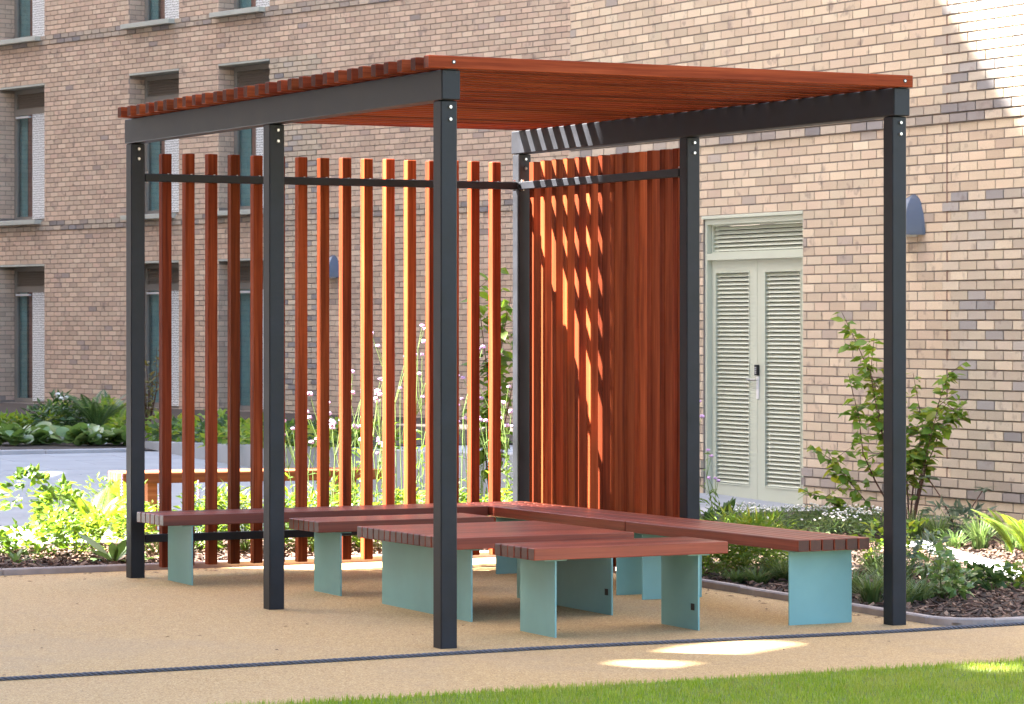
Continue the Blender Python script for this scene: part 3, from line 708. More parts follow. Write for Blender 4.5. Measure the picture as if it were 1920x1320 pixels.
# ------------------------------------------------------------------ twisted rope edging between path and paving strip
rp = [(-6.5, -0.36), (-2.365, -.33), (-.661, -.272), (.401, -.235), (1.588, -.278), (2.378, -.306), (3.25, -.268), (6.5, -.262)]
def rope_xy(x):
    for a, b in zip(rp[:-1], rp[1:]):
        if x <= b[0]:
            t = (x - a[0]) / (b[0] - a[0]); return a[1] + (b[1] - a[1]) * t
    return rp[-1][1]
mb = MB()
for k in range(3):
    xs = np.arange(-6.5, 6.5, 0.0075); pts = []
    for x in xs:
        a = 2 * math.pi * x / 0.09 + k * 2 * math.pi / 3
        y = rope_xy(x); y = (rope_xy(x - .25) + 2 * y + rope_xy(x + .25)) / 4 + .006 * math.sin(x * 2.1)
        pts.append((x, y + .0062 * math.cos(a), gz(y) + .0075 + .0062 * math.sin(a)))
    V, Fc = tube(pts, [.005] * len(pts), 5); mb.add(V, Fc)
tag(link('rope_edging', mb.mesh('rope_edging', True), None, None, M['rope']), 'dark blue grey twisted rope lying along the tan path in front of the pergola', 'rope')

# ------------------------------------------------------------------ vegetation
def leaf_arrays(C, Dd, Nn, L, Wd, fold=0.18, droop=0.15):
    """C base points, Dd directions, Nn up vectors (n,3); L, Wd (n,). 5 verts and 4 triangles a leaf"""
    Dd = Dd / np.linalg.norm(Dd, axis=1, keepdims=True); Sd = np.cross(Dd, Nn); Sd /= (np.linalg.norm(Sd, axis=1, keepdims=True) + 1e-9)
    Up = np.cross(Sd, Dd); L = L[:, None]; Wd = Wd[:, None]
    m = C + Dd * L * .45; tip = C + Dd * L - Up * L * droop
    V = np.stack([C, m + Sd * Wd * .5 + Up * Wd * fold, m, m - Sd * Wd * .5 + Up * Wd * fold, tip], 1)
    n = len(C); b = np.arange(n)[:, None] * 5
    F = np.concatenate([b + np.array([[0, 1, 2]]), b + np.array([[0, 2, 3]]), b + np.array([[1, 4, 2]]), b + np.array([[2, 4, 3]])], 0)
    return V.reshape(-1, 3), F
def rnd_dirs(n, zmin=-1, zmax=1):
    z = rng.uniform(zmin, zmax, n); a = rng.uniform(0, 2 * math.pi, n); r = np.sqrt(1 - z * z)
    return np.stack([r * np.cos(a), r * np.sin(a), z], 1)
def mesh_of(parts):
    V, F, o = [], [], 0
    for v, f in parts: V.append(v); F.append(f + o); o += len(v)
    return np.concatenate(V), np.concatenate(F)
def quads_to_tris(V, Fc):
    F = []
    for q in Fc: F.append((q[0], q[1], q[2])); F.append((q[0], q[2], q[3]))
    return np.array([tuple(v) for v in V]), np.array(F)

def leafy_clump(name, loc, rx, rz, n, L, Wd, mat, label, group=None, cat='plant', flowers=None, stems=True, zmin=.02):
    """uneven mound of leaves on short stems"""
    t_ = thing(name, loc, label, cat, group); loc = np.array(loc)
    lobes = rng.normal(0, 1, (5, 3)) * [rx * .45, rx * .45, rz * .25]; lobes[:, 2] = np.abs(lobes[:, 2]) + rz * .35
    k = rng.integers(0, 5, n); d = rnd_dirs(n, -.5, 1) * rng.uniform(.45, 1.0, n)[:, None] ** .5
    P = lobes[k] + d * [rx * .55, rx * .55, rz * .55]; P[:, 2] = np.maximum(P[:, 2], zmin)
    P += loc; out_ = d + rng.normal(0, .45, (n, 3)); out_[:, 2] = out_[:, 2] * .5 + .1
    V, F = leaf_arrays(P, out_, rnd_dirs(n, .5, 1), rng.uniform(.7, 1.25, n) * L, rng.uniform(.7, 1.2, n) * Wd)
    link('foliage', npmesh('foliage', V - loc, F), T(*loc), t_, mat, 'stuff')
    if stems:
        mb = MB()
        for i in range(min(14, n // 8)):
            e = P[rng.integers(0, n)] - loc; V2, F2 = tube([(0, 0, -.01), tuple(e * .5 + [0, 0, .02]), tuple(e)], [.004, .003, .002], 4); mb.add(V2, F2)
        link('stems', mb.mesh('stems'), T(*loc), t_, M['green_stem'])
    if flowers:
        nf, r, fm = flowers; mb = MB(); few = nf <= 16; top = P[np.argsort(-P[:, 2])][:max(nf * 3, 10)] - loc
        for i in range(nf):
            p = Vector(top[rng.integers(0, len(top))]) + Vector((rng.normal(0, .02), rng.normal(0, .02), .03))
            if few: link('flower', head_mesh(fm), T(*(Vector(loc) + p)) @ RZ(random.uniform(0, 6)) @ Matrix.Scale(r, 4), t_)
            else: blob(mb, p, r)
        if not few: link('flowers', mb.mesh('flowers'), T(*loc), t_, fm, 'stuff')
    return t_
ICO = None
_hm = {}
def head_mesh(mat):
    if mat.name not in _hm:
        bm = bmesh.new(); bmesh.ops.create_icosphere(bm, subdivisions=2, radius=1); rr = random.Random(5)
        for v in bm.verts: v.co *= rr.uniform(.72, 1.2); v.co.z *= .7
        me = bpy.data.meshes.new('flower_head'); bm.to_mesh(me); bm.free(); me.materials.append(mat); _hm[mat.name] = me
    return _hm[mat.name]
def blob(mb, p, r, squash=.7):
    global ICO
    if ICO is None:
        bm = bmesh.new(); bmesh.ops.create_icosphere(bm, subdivisions=1, radius=1)
        bm.verts.index_update(); ICO = ([v.co.copy() for v in bm.verts], [tuple(v.index for v in f.verts) for f in bm.faces]); bm.free()
    mb.add([Vector((v.x * r * random.uniform(.8, 1.2), v.y * r * random.uniform(.8, 1.2), v.z * r * squash)) + Vector(p) for v in ICO[0]], ICO[1])
def grass_clump(name, loc, n, h, spread, mat, label, group=None, wd=.006):
    t_ = thing(name, loc, label, 'grass clump', group); V, F = [], []
    for i in range(n):
        a = rng.uniform(0, 2 * math.pi); r0 = rng.uniform(0, .05); hh = h * rng.uniform(.55, 1.1); sp = spread * rng.uniform(.3, 1.2)
        d = np.array([math.cos(a), math.sin(a), 0]); s = np.array([-d[1], d[0], 0]) * wd * rng.uniform(.7, 1.3)
        o = len(V)
        for q in (0, .35, .7, 1.0):
            p = d * (r0 + sp * q ** 1.7) + np.array([0, 0, hh * (q * 1.25 - .55 * q ** 2.6) - .01]); ww = (1 - q * .92)
            V += [p - s * ww, p + s * ww]
        for q in range(3): F += [(o + 2 * q, o + 2 * q + 1, o + 2 * q + 3), (o + 2 * q, o + 2 * q + 3, o + 2 * q + 2)]
    link('blades', npmesh('blades', np.array(V), np.array(F)), T(*loc), t_, mat, 'stuff'); return t_
def fern(name, loc, nf, L, mat, label, group=None, lean=.55, az=None):
    t_ = thing(name, loc, label, 'fern', group); parts = []; mb = MB()
    for i in range(nf):
        a = 2 * math.pi * i / nf + rng.uniform(-.3, .3) if az is None else az + rng.uniform(-.5, .5)
        l = L * rng.uniform(.75, 1.1); d = np.array([math.cos(a), math.sin(a), 0]); n = 36
        q = np.linspace(0.08, 1, n)[:, None]; ln = lean * rng.uniform(.7, 1.25)
        P = d * l * ln * q ** 1.4 + np.array([0, 0, 1.0]) * l * (q * 1.05 - .42 * q ** 2.2 * (ln + .3))
        tn = np.gradient(P, axis=0); tn /= np.linalg.norm(tn, axis=1, keepdims=True); side = np.cross(tn, np.cross(tn, d[None] * 0 + [0, 0, 1]) + d * .001)
        side = np.cross(tn, np.array([d[1], -d[0], 0])[None] * 0 + np.array([0, 0, 1])); side /= np.linalg.norm(side, axis=1, keepdims=True) + 1e-9
        nn = np.cross(side, tn); wl = l * .17 * np.sin(np.clip(q[:, 0], 0, 1) * math.pi * .93 + .12) + .006
        for sgn in (-1, 1):
            parts.append(leaf_arrays(P, side * sgn + tn * .45, nn, wl, np.full(n, l * .021), .05, .1))
        V2, F2 = tube([tuple(p) for p in P[::5]], [.003] * len(P[::5]), 4); mb.add(V2, F2)
    V, F = mesh_of(parts); link('fronds', npmesh('fronds', V, F), T(*loc), t_, mat, 'stuff')
    link('stems', mb.mesh('stems'), T(*loc), t_, M['green_stem']); return t_
def verbena(loc, h, label, group, nbr=3):
    t_ = thing('verbena', loc, label, 'flower', group); st = MB(); hd = []; lf = []
    def stem(p0, d, l, r, depth):
        bend = Vector((random.uniform(-.10, .10), random.uniform(-.10, .10), 0)); d = Vector(d).normalized()
        pts = [p0, p0 + d * l * .5 + bend * l * .3, p0 + d * l + bend * l * .5]; V, Fc = tube(pts, [r, r * .8, r * .6], 4); st.add(V, Fc)
        e = pts[-1]
        if depth == 0:
            hd.append((e.copy(), random.uniform(.012, .021)))
        else:
            for k in range(random.randint(2, 3)): stem(e if k else e, d + Vector((random.uniform(-.45, .45), random.uniform(-.45, .45), 0.1)), l * random.uniform(.3, .55), r * .7, depth - 1)
        return pts[1]
    for b_ in range(nbr):
        d = Vector((random.uniform(-.16, .16), random.uniform(-.16, .16), 1)); l = h * random.uniform(.5, .72)
        m_ = stem(Vector((random.uniform(-.04, .04), random.uniform(-.04, .04), -.02)), d, l, .0042, 1 if random.random() < .75 else 2)
        for k in range(9):
            q = random.uniform(.08, .85); lf.append((d.normalized() * l * q, (random.uniform(-1, 1), random.uniform(-1, 1), random.uniform(.1, .9))))
    link('stems', st.mesh('stems'), T(*loc), t_, M['green_stem']); [link('flower_head', head_mesh(M['lilac']), T(*(Vector(loc) + e)) @ RZ(random.uniform(0, 6)) @ Matrix.Scale(r, 4), t_) for e, r in hd]
    n = len(lf); V, F = leaf_arrays(np.array([tuple(p) for p, q in lf]), np.array([q for p, q in lf], float), rnd_dirs(n, .5, 1), rng.uniform(.06, .13, n), rng.uniform(.012, .022, n), .1, .3)
    link('foliage', npmesh('foliage', V, F), T(*loc), t_, M['leaf_lime'], 'stuff'); return t_
def single_leaf(L, Wd, kind='oval'):
    prof = {'oval': [(0, .03), (.18, .34), (.42, .5), (.68, .36), (.88, .14), (1, 0.01)], 'round': [(0, .10), (.15, .42), (.45, .56), (.75, .47), (.93, .22), (1, .03)], 'long': [(0, .08), (.2, .22), (.5, .46), (.75, .40), (.92, .17), (1, .01)]}[kind]
    V, Fc = [], []
    for q, ww in prof:
        z = -.16 * L * q * q; V += [(q * L, -ww * Wd, z + .12 * Wd * ww), (q * L, 0, z), (q * L, ww * Wd, z + .12 * Wd * ww)]
    for i in range(len(prof) - 1):
        for k in (0, 1): Fc.append((3 * i + k, 3 * (i + 1) + k, 3 * (i + 1) + k + 1, 3 * i + k + 1))
    return pydata('leaf', V, Fc, True)
def orient(p, d, roll=0.0):
    d = Vector(d).normalized(); s = Vector((0, 0, 1)).cross(d); s = s.normalized() if s.length > 1e-3 else Vector((0, 1, 0)); n = d.cross(s)
    R = Matrix((d, s, n)).transposed().to_4x4(); return T(*p) @ R @ RX(roll)
def twig_shrub(name, loc, stems, leaf_me, mat, label, cat, nleaf, stem_mat):
    """stems: list of point lists in world space; leaves are parts of their own along the upper stems"""
    t_ = thing(name, loc, label, cat); st = MB(); tips = []
    for pts, r in stems:
        V, Fc = tube(pts, [r * (1 - .75 * i / (len(pts) - 1)) for i in range(len(pts))], 5); st.add(V, Fc)
    link('stems', st.mesh('stems'), None, t_, stem_mat)
    cum = [(pts, sum((Vector(b) - Vector(a)).length for a, b in zip(pts[:-1], pts[1:]))) for pts, r in stems]; tot = sum(c for p, c in cum)
    ex = []
    for i in range(nleaf):
        x = random.uniform(0, tot); 
        for pts, l in cum:
            if x <= l: break
            x -= l
        q = max(.0, x / l); q = .28 + .72 * q if l > .6 else q
        j = min(int(q * (len(pts) - 1)), len(pts) - 2); fr = q * (len(pts) - 1) - j
        p = Vector(pts[j]).lerp(Vector(pts[j + 1]), fr); a = random.uniform(0, 2 * math.pi)
        d = Vector((math.cos(a), math.sin(a), random.uniform(-.75, .35)))
        if i >= 290: ex.append((p, d)); continue
        s_ = random.uniform(.6, 1.2); o = link('leaf', leaf_me, orient(p + d * .015, d, random.uniform(-.7, .7)) @ Matrix.Scale(s_, 4), t_, mat)
    if ex:
        n_ = len(ex)
        V, F = leaf_arrays(np.array([tuple(p) for p, d in ex]), np.array([tuple(d) for p, d in ex]), rnd_dirs(n_, .3, 1), rng.uniform(.06, .11, n_), rng.uniform(.035, .06, n_))
        link('foliage', npmesh('foliage', V, F), None, t_, mat, 'stuff')
    return t_

# -- lawn grass
n = 120000
gx = rng.uniform(-3.4, 4.2, n); gy = -1.665 - rng.power(1.0, n) * 2.6 + rng.normal(0, .008, n)
keep = gy < -1.64 + .02 * np.sin(gx * 5) + .01 * np.sin(gx * 17); gx, gy = gx[keep], gy[keep]; n = len(gx)
den = np.sin(gx * 3.1 + gy * 2) * np.sin(gx * 1.3 - gy * 4.3)
h = rng.uniform(.018, .036, n) * (1 + .18 * den); a = rng.uniform(0, 2 * math.pi, n); wv = rng.uniform(.0016, .003, n)
ln = rng.uniform(.1, .75, n) * h; bs = np.stack([gx, gy, 0.0111 * gy + .004], 1); sd = np.stack([-np.sin(a) * wv, np.cos(a) * wv, 0 * a], 1); dr = np.stack([np.cos(a) * ln, np.sin(a) * ln, h], 1)
V = np.stack([bs - sd, bs + sd, bs + dr * .6 + sd * .7, bs + dr], 1).reshape(-1, 3); b0 = np.arange(n)[:, None] * 4
F = np.concatenate([b0 + [[0, 1, 2]], b0 + [[0, 2, 3]]])
tag(link('lawn_grass', npmesh('lawn_grass', V, F), None, None, M['lawn_blade'], 'stuff'), 'short bright green lawn grass along the tan path', 'grass')

# -- bark mulch
def mulch(name, n, xr, yr, label, ok=lambda x, y: True, up=.0):
    V, F = [], []; tmpl = np.array([(x, y, z) for z in (-.5, .5) for y in (-.5, .5) for x in (-.5, .5)])
    fc = np.array([(0, 2, 3), (0, 3, 1), (4, 5, 7), (4, 7, 6), (0, 1, 5), (0, 5, 4), (2, 6, 7), (2, 7, 3), (0, 4, 6), (0, 6, 2), (1, 3, 7), (1, 7, 5)])
    i = 0
    for _ in range(n):
        x, y = random.uniform(*xr), random.uniform(*yr)
        if not ok(x, y): continue
        R = (RZ(random.uniform(0, 6.28)) @ RX(random.gauss(0, .35)) @ RY(random.gauss(0, .35))).to_3x3()
        s_ = tmpl * [random.uniform(.02, .075), random.uniform(.010, .028), random.uniform(.004, .011)]; s_[[1, 5]] *= [.6, .4, 1]
        V.append(s_ @ np.array(R).T + [x, y, gz(y) + .018 + abs(random.gauss(0, .012)) + up]); F.append(fc + 8 * i); i += 1
    return tag(link(name, npmesh(name, np.concatenate(V), np.concatenate(F)), None, None, M['mulch'], 'stuff'), label, 'mulch')
mulch('bark_mulch', 5200, (-2.2, 2.95), (4.84, 6.4), 'dark bark chip mulch in the bed behind the pergola')
def not_kerb2(x, y): return abs((x - 4.45) - (y - .6) * (1.3 / 3.7)) > .1
mulch('bark_mulch', 8500, (2.97, 6.9), (-0.15, 5.6), 'reddish bark chip mulch in the bed beside the pergola', not_kerb2)

# -- bed behind the fence: tall verbena, lime foliage, young tree
for i in range(17):
    u = [566, 590, 612, 625, 668, 690, 702, 735, 748, 762, 790, 800, 868, 905, 945, 952, 885][i]; y = random.uniform(5.2, 6.5)
    x = ((u - PCX) / FPX); q = ray(u, 900); t0 = (y - CAM.y) / q.y; xx = CAM.x + q.x * t0
    verbena((xx, y, gz(y)), [1.05, .95, 1.1, 1.0, 1.15, 1.2, .95, 1.35, 1.42, 1.3, 1.3, 1.2, 1.3, 1.15, 1.2, 1.05, 1.1][i] * random.uniform(.9, 1.05), 'tall thin verbena with lilac flower heads behind the slatted fence', 'verbena behind the fence', 3)
for i in range(13):
    u = 300 + i * 54; y = random.uniform(5.15, 5.9); q = ray(u, 1000); t0 = (y - CAM.y) / q.y
    leafy_clump('perennial_clump', (CAM.x + q.x * t0, y, gz(y) + .01), .24, random.uniform(.26, .36), 420, .07, .022, M['leaf_lime'] if i % 3 else M['leaf_fern'], 'lime green leafy perennial clump behind the slatted fence' if i % 3 else 'yellow green leafy perennial clump behind the slatted fence', 'leafy clumps behind the fence' if i % 3 else 'yellow green clumps behind the fence')
for u, v, h_ in ((229, 888, .42), (350, 905, .36), (372, 900, .40), (300, 915, .34)):
    y = 5.9; q = ray(u, 980); t0 = (y - CAM.y) / q.y; loc = (CAM.x + q.x * t0, y, gz(y)); t_ = thing('salvia', loc, 'upright purple salvia spike rising from the lime foliage', 'flower', 'purple spikes in the rear bed')
    mb = MB(); fl = MB(); hh = CAM.z + ray(u, v).z * t0 - gz(y); V, Fc = tube([(0, 0, 0), (.01, 0, hh * .5), (0, .01, hh)], [.004, .003, .002], 4); mb.add(V, Fc)
    V, Fc = tube([(0, 0, hh * (.72 + .02 * k)) for k in range(15)], [.004 + .008 * (k % 2) * (1 - k / 17) for k in range(15)], 7); fl.add(V, Fc)
    link('stems', mb.mesh('stems'), T(*loc), t_, M['green_stem']); link('flower_spike', fl.mesh('flower_spike'), T(*loc), t_, M['lilac'])
ov = single_leaf(.105, .066); ov.materials.append(M['leaf_shrub']); ovl = single_leaf(.11, .062); ovl.materials.append(M['leaf_lime'])
yb = 6.3; q = ray(925, 900); t0 = (yb - CAM.y) / q.y; base = Vector((CAM.x + q.x * t0, yb, gz(yb))); stems = []
for k in range(7):
    a = random.uniform(0, 6.28); top = base + Vector((random.uniform(-.24, .24), random.uniform(-.2, .2), random.uniform(1.35, 1.95))); m_ = base.lerp(top, .5) + Vector((random.uniform(-.1, .1), random.uniform(-.1, .1), 0))
    stems.append(([base + Vector((random.uniform(-.03, .03), 0, 0)), m_, top], .008))
    for z in range(4):
        p = m_.lerp(top, random.uniform(-.3, .9)); stems.append(([p, p + Vector((random.uniform(-.16, .16), random.uniform(-.16, .16), random.uniform(-.03, .16)))], .003))
twig_shrub('young_tree', base, stems, ovl, M['leaf_lime'], 'slender young tree with hanging lime leaves behind the fence corner', 'tree', 420, M['stem'])

# -- bed to the left of the pergola, half in the sun
def G(u, v): 
    p = on_ground(u, v); return (p.x, p.y, gz(p.y) + .012)
leafy_clump('geranium', G(28, 1050), .26, .22, 320, .06, .05, M['leaf_lime'], 'lime leaved geranium by the kerb at the outer end of the bed', cat='plant')
leafy_clump('hellebore', G(112, 1026), .28, .37, 420, .075, .042, M['leaf_lime'], 'tall pale green hellebore in the sunlit bed beside the grey paving', flowers=(16, .026, M['leaf_lime']))
leafy_clump('perennial_clump', G(152, 1034), .24, .24, 360, .055, .03, M['leaf_shrub'], 'mid green leafy clump between the pale hellebore and the lime fern')
leafy_clump('spurge', G(140, 1049), .11, .13, 90, .05, .025, M['leaf_fern'], 'small yellow green spurge in front of the hellebore')
fern('fern', G(182, 1030), 11, .50, M['leaf_fern'], 'sunlit lime fern beside the dark steel corner post')
fern('fern', G(226, 1022), 9, .56, M['leaf_fern'], 'taller upright fern partly behind the dark corner post', lean=.35)
leafy_clump('perennial_clump', G(214, 1000), .26, .34, 420, .05, .024, M['leaf_lime'], 'tall lime leafy mass behind the ferns at the corner post')
lg = single_leaf(.30, .085, 'long'); lg.materials.append(M['leaf_dark'])
lg2 = single_leaf(.30, .085, 'long'); lg2.materials.append(M['leaf_glossy'])
def rosette(loc, n, sc, label, me, el=(.1, 1.1), cat='plant', name='foxglove_rosette'):
    t_ = thing(name, loc, label, cat)
    for i in range(n):
        a = 2.4 * i + random.uniform(-.25, .25); e = random.uniform(*el); d = (math.cos(a) * math.cos(e), math.sin(a) * math.cos(e), math.sin(e))
        link('leaf', me, orient(Vector(loc) + Vector((0, 0, .01)), d, random.uniform(-.3, .3)) @ Matrix.Scale(sc * random.uniform(.75, 1.15), 4), t_)
    return t_
rosette(G(214, 1062), 15, .95, 'foxglove rosette of long mid green leaves at the foot of the corner post', lg2)
rosette(G(30, 1066), 9, .42, 'small upright green seedling near the kerb in dark mulch', lg2, (.5, 1.3), name='seedling')
rosette(G(278, 1056), 8, .5, 'low green leaves just inside the kerb behind the corner post', lg2, (.1, .7), name='seedling')
leafy_clump('seedling', G(80, 1058), .06, .07, 30, .04, .02, M['leaf_shrub'], 'tiny green seedling in the bare mulch in front of the hellebore', stems=False)

# -- far bed in front of the apartment building
rd = single_leaf(.19, .17, 'round'); rd.materials.append(M['leaf_glossy'])
def far(u, v, d): p = at_depth(u, v, d); return Vector((p.x, p.y, max(gz(p.y), .2) + .02))
for i in range(13):
    u = -10 + i * 21; loc = far(u, 836, 33.6 + random.uniform(-.3, .5)); t_ = thing('bergenia', loc, 'low bergenia clump with big round glossy leaves along the far kerb', 'plant', 'bergenia row along the far bed')
    for k in range(17):
        a = random.uniform(0, 6.28); e = random.uniform(.2, 1.15); d = (math.cos(a) * math.cos(e), math.sin(a) * math.cos(e), math.sin(e))
        link('leaf', rd, orient(loc + Vector((random.uniform(-.12, .12), random.uniform(-.12, .12), random.uniform(.0, .10))), d, random.uniform(-.6, .6)) @ Matrix.Scale(random.uniform(.7, 1.1), 4), t_)
for i, (u, v, d, rx, rz, mt, nm) in enumerate(((92, 822, 35.5, .40, .33, 'leaf_dark', 'dark evergreen shrub under the far windows'), (138, 820, 35.8, .40, .30, 'leaf_dark', 'second dark shrub with pale flowers in the far bed'), (158, 818, 36.5, .34, .30, 'leaf_shrub', 'mid green shrub beside the far ferns'), (20, 824, 35.4, .4, .25, 'leaf_shrub', 'low green ground cover at the far end of the bed'))):
    leafy_clump('shrub', far(u, v, d), rx, rz, 420, .10, .05, M[mt], nm, cat='shrub', flowers=(6, .03, M['white_flower']) if i < 2 else None)
fern('fern', far(184, 824, 35.2), 12, .72, M['leaf_dark'], 'dark green arching fern in the far bed')
fern('fern', far(214, 822, 35.6), 12, .66, M['leaf_shrub'], 'mid green arching fern in the far bed near the corner post', lean=.8)
for i in range(9):
    u = 318 + i * 42; k = i / 8; d = 33.8 - 5.5 * k
    p = at_depth(u, 825 + 20 * k, d); leafy_clump('shrub', (p.x, p.y, p.z - .02), .38, .20, 260, .10, .06, M['leaf_dark'] if i % 2 else M['leaf_shrub'], 'green shrub behind the low planter wall, seen between fence slats', 'shrubs behind the planter wall', cat='shrub')
p = at_depth(277, 812, 35.5); stems = []
for k in range(9):
    top = p + Vector((random.uniform(-.22, .22), random.uniform(-.2, .2), random.uniform(.55, .98))); stems.append(([p, p.lerp(top, .5) + Vector((random.uniform(-.05, .05), 0, 0)), top], .009))
olv = single_leaf(.07, .035); olv.materials.append(M['leaf_olive'])
twig_shrub('olive_shrub', p, stems, olv, M['leaf_olive'], 'thin olive yellow shrub in front of a far window', 'shrub', 150, M['stem'])

# -- bed to the right of the pergola
base = Vector(G(1702, 1003)); dB = pix(base)[2]
def B(u, v, off=0.0): return at_depth(u, v, dB + off)
stems = []
for pts in ([(1700, 1003), (1690, 940), (1655, 820), (1640, 720), (1600, 630), (1578, 585)], [(1703, 1003), (1680, 900), (1650, 800), (1632, 700), (1640, 625)], [(1706, 1003), (1700, 900), (1668, 780), (1660, 690)], [(1698, 1003), (1640, 900), (1618, 850), (1610, 780), (1590, 700)], [(1702, 1003), (1690, 850), (1665, 760), (1625, 690)],
            [(1706, 1003), (1725, 900), (1745, 800), (1772, 720), (1778, 700)], [(1708, 1003), (1735, 880), (1770, 790), (1795, 770)], [(1704, 1003), (1715, 880), (1730, 800), (1712, 700)], [(1704, 1003), (1722, 930), (1740, 840), (1760, 760)], [(1698, 1003), (1600, 975), (1560, 940), (1512, 922)], [(1700, 1003), (1640, 960), (1590, 900), (1560, 862)]):
    off = random.uniform(-.12, .12); P_ = [B(u, v, off * (i / 3)) for i, (u, v) in enumerate(pts)]; stems.append((P_, .0075))
    for z in range(8):
        j = random.randint(1, len(P_) - 2); p = P_[j].lerp(P_[j + 1], random.random()); side = random.choice((-1, 1))
        stems.append(([p, p + RT * side * random.uniform(.04, .17) + FW * random.uniform(-.1, .1) + UP * random.uniform(-.04, .12)], .003))
twig_shrub('multi_stem_shrub', base, stems, ov, M['leaf_shrub'], 'tall multi stemmed shrub with oval fresh green leaves beside the front post', 'shrub', 900, M['stem'])
GR = 'sedge clumps beside the pergola'
for u, v, nn, hh in ((1838, 1036, 120, .34), (1758, 1022, 100, .30), (1716, 1018, 90, .34), (1900, 1040, 80, .26), (1790, 1035, 70, .2)):
    grass_clump('sedge', G(u, v), nn, hh, .20, M['leaf_grass'], 'pale sunlit sedge clump in front of the brick wall', 'sunlit sedge beside the pergola')
for u, v, nn, hh in ((1634, 1138, 150, .24), (1690, 1140, 130, .22), (1720, 1135, 120, .20), (1470, 1096, 170, .22), (1450, 1085, 120, .20), (1660, 1118, 120, .26), (1740, 1128, 90, .16), (1800, 1115, 70, .14), (1520, 1100, 150, .22), (1560, 1112, 150, .24), (1600, 1122, 150, .24), (1500, 1070, 120, .24), (1640, 1085, 120, .24), (1420, 1100, 110, .16), (1380, 1098, 90, .14), (1690, 1100, 130, .26), (1770, 1085, 110, .2)):
    grass_clump('sedge', G(u, v), nn, hh, .23, M['leaf_grass'], 'arching green sedge clump growing beside the low kerb', GR)
leafy_clump('spurge', G(1400, 1086), .30, .34, 1500, .085, .013, M['leaf_shrub'], 'feathery needle leaved spurge behind the stool and bench', stems=True)
leafy_clump('spurge', G(1352, 1082), .24, .24, 900, .08, .013, M['leaf_shrub'], 'smaller feathery spurge against the kerb beside the side screen', stems=True)
for u, v in ((1500, 1000), (1560, 1003), (1620, 1006), (1450, 994), (1660, 1012), (1530, 1020), (1410, 1000)):
    leafy_clump('daisy_clump', G(u, v), .33, .15, 700, .05, .009, M['leaf_grass'], 'low mound of small white daisies along the open end bench', 'daisy mounds beside the pergola', cat='flower', flowers=(34, .010, M['white_flower']))
rosette(G(1362, 985), 22, .62, 'spiky green strap leaved plant below the louvred door', lg, (.6, 1.4), name='strap_leaf_plant')
rosette(G(1330, 992), 14, .5, 'smaller strap leaved plant behind the pergola side post', lg, (.6, 1.4), name='strap_leaf_plant')
for u, v, hh in ((1326, 985, 1.15), (1338, 990, .72), (1346, 988, .5)):
    verbena(G(u, v), hh, 'thin lilac verbena in front of the sage louvred doors', 'verbena by the doors', 1)
bl = single_leaf(.11, .05, 'oval'); bl.materials.append(M['leaf_blue'])
def umbrella_plant(loc, h, n, label, me, name='hellebore'):
    t_ = thing(name, loc, label, 'plant'); st = MB()
    for k in range(n):
        top = Vector(loc) + Vector((random.uniform(-.28, .28), random.uniform(-.28, .28), h * random.uniform(.5, 1))); V, Fc = tube([Vector(loc), Vector(loc).lerp(top, .55) + Vector((0, 0, .04)), top], [.006, .005, .004], 4); st.add(V, Fc)
        for j in range(6):
            a = j * 1.05 + random.uniform(-.2, .2); link('leaf', me, orient(top, (math.cos(a), math.sin(a), random.uniform(-.25, .35)), random.uniform(-.4, .4)) @ Matrix.Scale(random.uniform(.7, 1.1), 4), t_)
    link('stems', st.mesh('stems'), None, t_, M['stem']); return t_
leafy_clump('hellebore', G(1788, 1014), .26, .20, 150, .10, .036, M['leaf_blue'], 'blue green hellebore with spreading leaves near the wall')
umbrella_plant(G(1800, 1012), .52, 2, 'taller pale leaf fan on a dark stalk in front of the brick panel', bl)
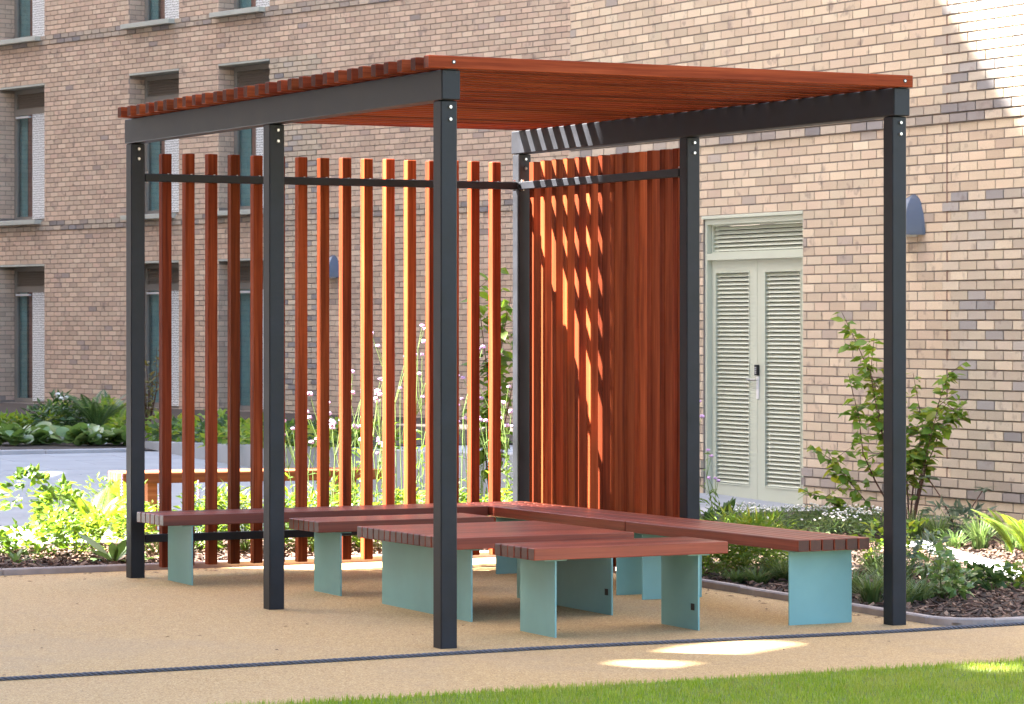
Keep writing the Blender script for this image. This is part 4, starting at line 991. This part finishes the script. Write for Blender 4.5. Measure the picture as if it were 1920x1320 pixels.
fern('fern', G(1932, 1062), 11, .46, M['leaf_fern'], 'bright yellow green sunlit fern in front of the raked brick panel', lean=.6)
fern('fern', G(1900, 1050), 6, .44, M['leaf_fern'], 'upright sunlit fern frond leaning over the pale kerb', lean=.5, az=2.6)
rg = single_leaf(.10, .10, 'round'); rg.materials.append(M['leaf_glossy']); rgd = single_leaf(.11, .095, 'round'); rgd.materials.append(M['leaf_dark'])
leafy_clump('anemone', G(1765, 1128), .16, .20, 130, .06, .055, M['leaf_glossy'], 'bushy green anemone with rounded leaves by the kerb corner')
leafy_clump('hellebore', G(1732, 1100), .16, .24, 170, .06, .026, M['leaf_blue'], 'pale blue green leafy plant behind the front post')
leafy_clump('hellebore', G(1862, 1114), .14, .13, 110, .065, .05, M['leaf_dark'], 'low dark hellebore with broad leaves in shaded mulch')
leafy_clump('anemone', G(1905, 1110), .13, .13, 110, .055, .04, M['leaf_shrub'], 'low mid green plant next to the dark hellebore')
leafy_clump('perennial_clump', G(1650, 1090), .22, .30, 160, .06, .035, M['leaf_shrub'], 'green leafy perennial behind the end leg of the bench')

# -- a few fallen leaves and bark crumbs blown onto the path
V, F = [], []
for i in range(150):
    if i < 70: x, y = random.uniform(-2.5, 2.8), 4.74 - abs(random.gauss(0, .18))
    elif i < 120: x, y = 2.85 - abs(random.gauss(0, .15)), random.uniform(.2, 4.6)
    else: x, y = random.uniform(-3, 3), random.uniform(-1.6, 3)
    L = random.uniform(.008, .026) if i < 120 else random.uniform(.006, .016); a = random.uniform(0, 6.28); b_ = L * random.uniform(.25, .6); o = len(V); z = gz(y) + .003
    for px_, py_, pz_ in ((-L, 0, 0), (0, -b_, .004), (L, 0, .001), (0, b_, .003)):
        V.append((x + px_ * math.cos(a) - py_ * math.sin(a), y + px_ * math.sin(a) + py_ * math.cos(a), z + pz_))
    F += [(o, o + 1, o + 2), (o, o + 2, o + 3)]
tag(link('leaf_litter', npmesh('leaf_litter', np.array(V), np.array(F)), None, None, M['mulch'], 'stuff'), 'scattered brown leaf and bark crumbs on the tan path', 'litter')
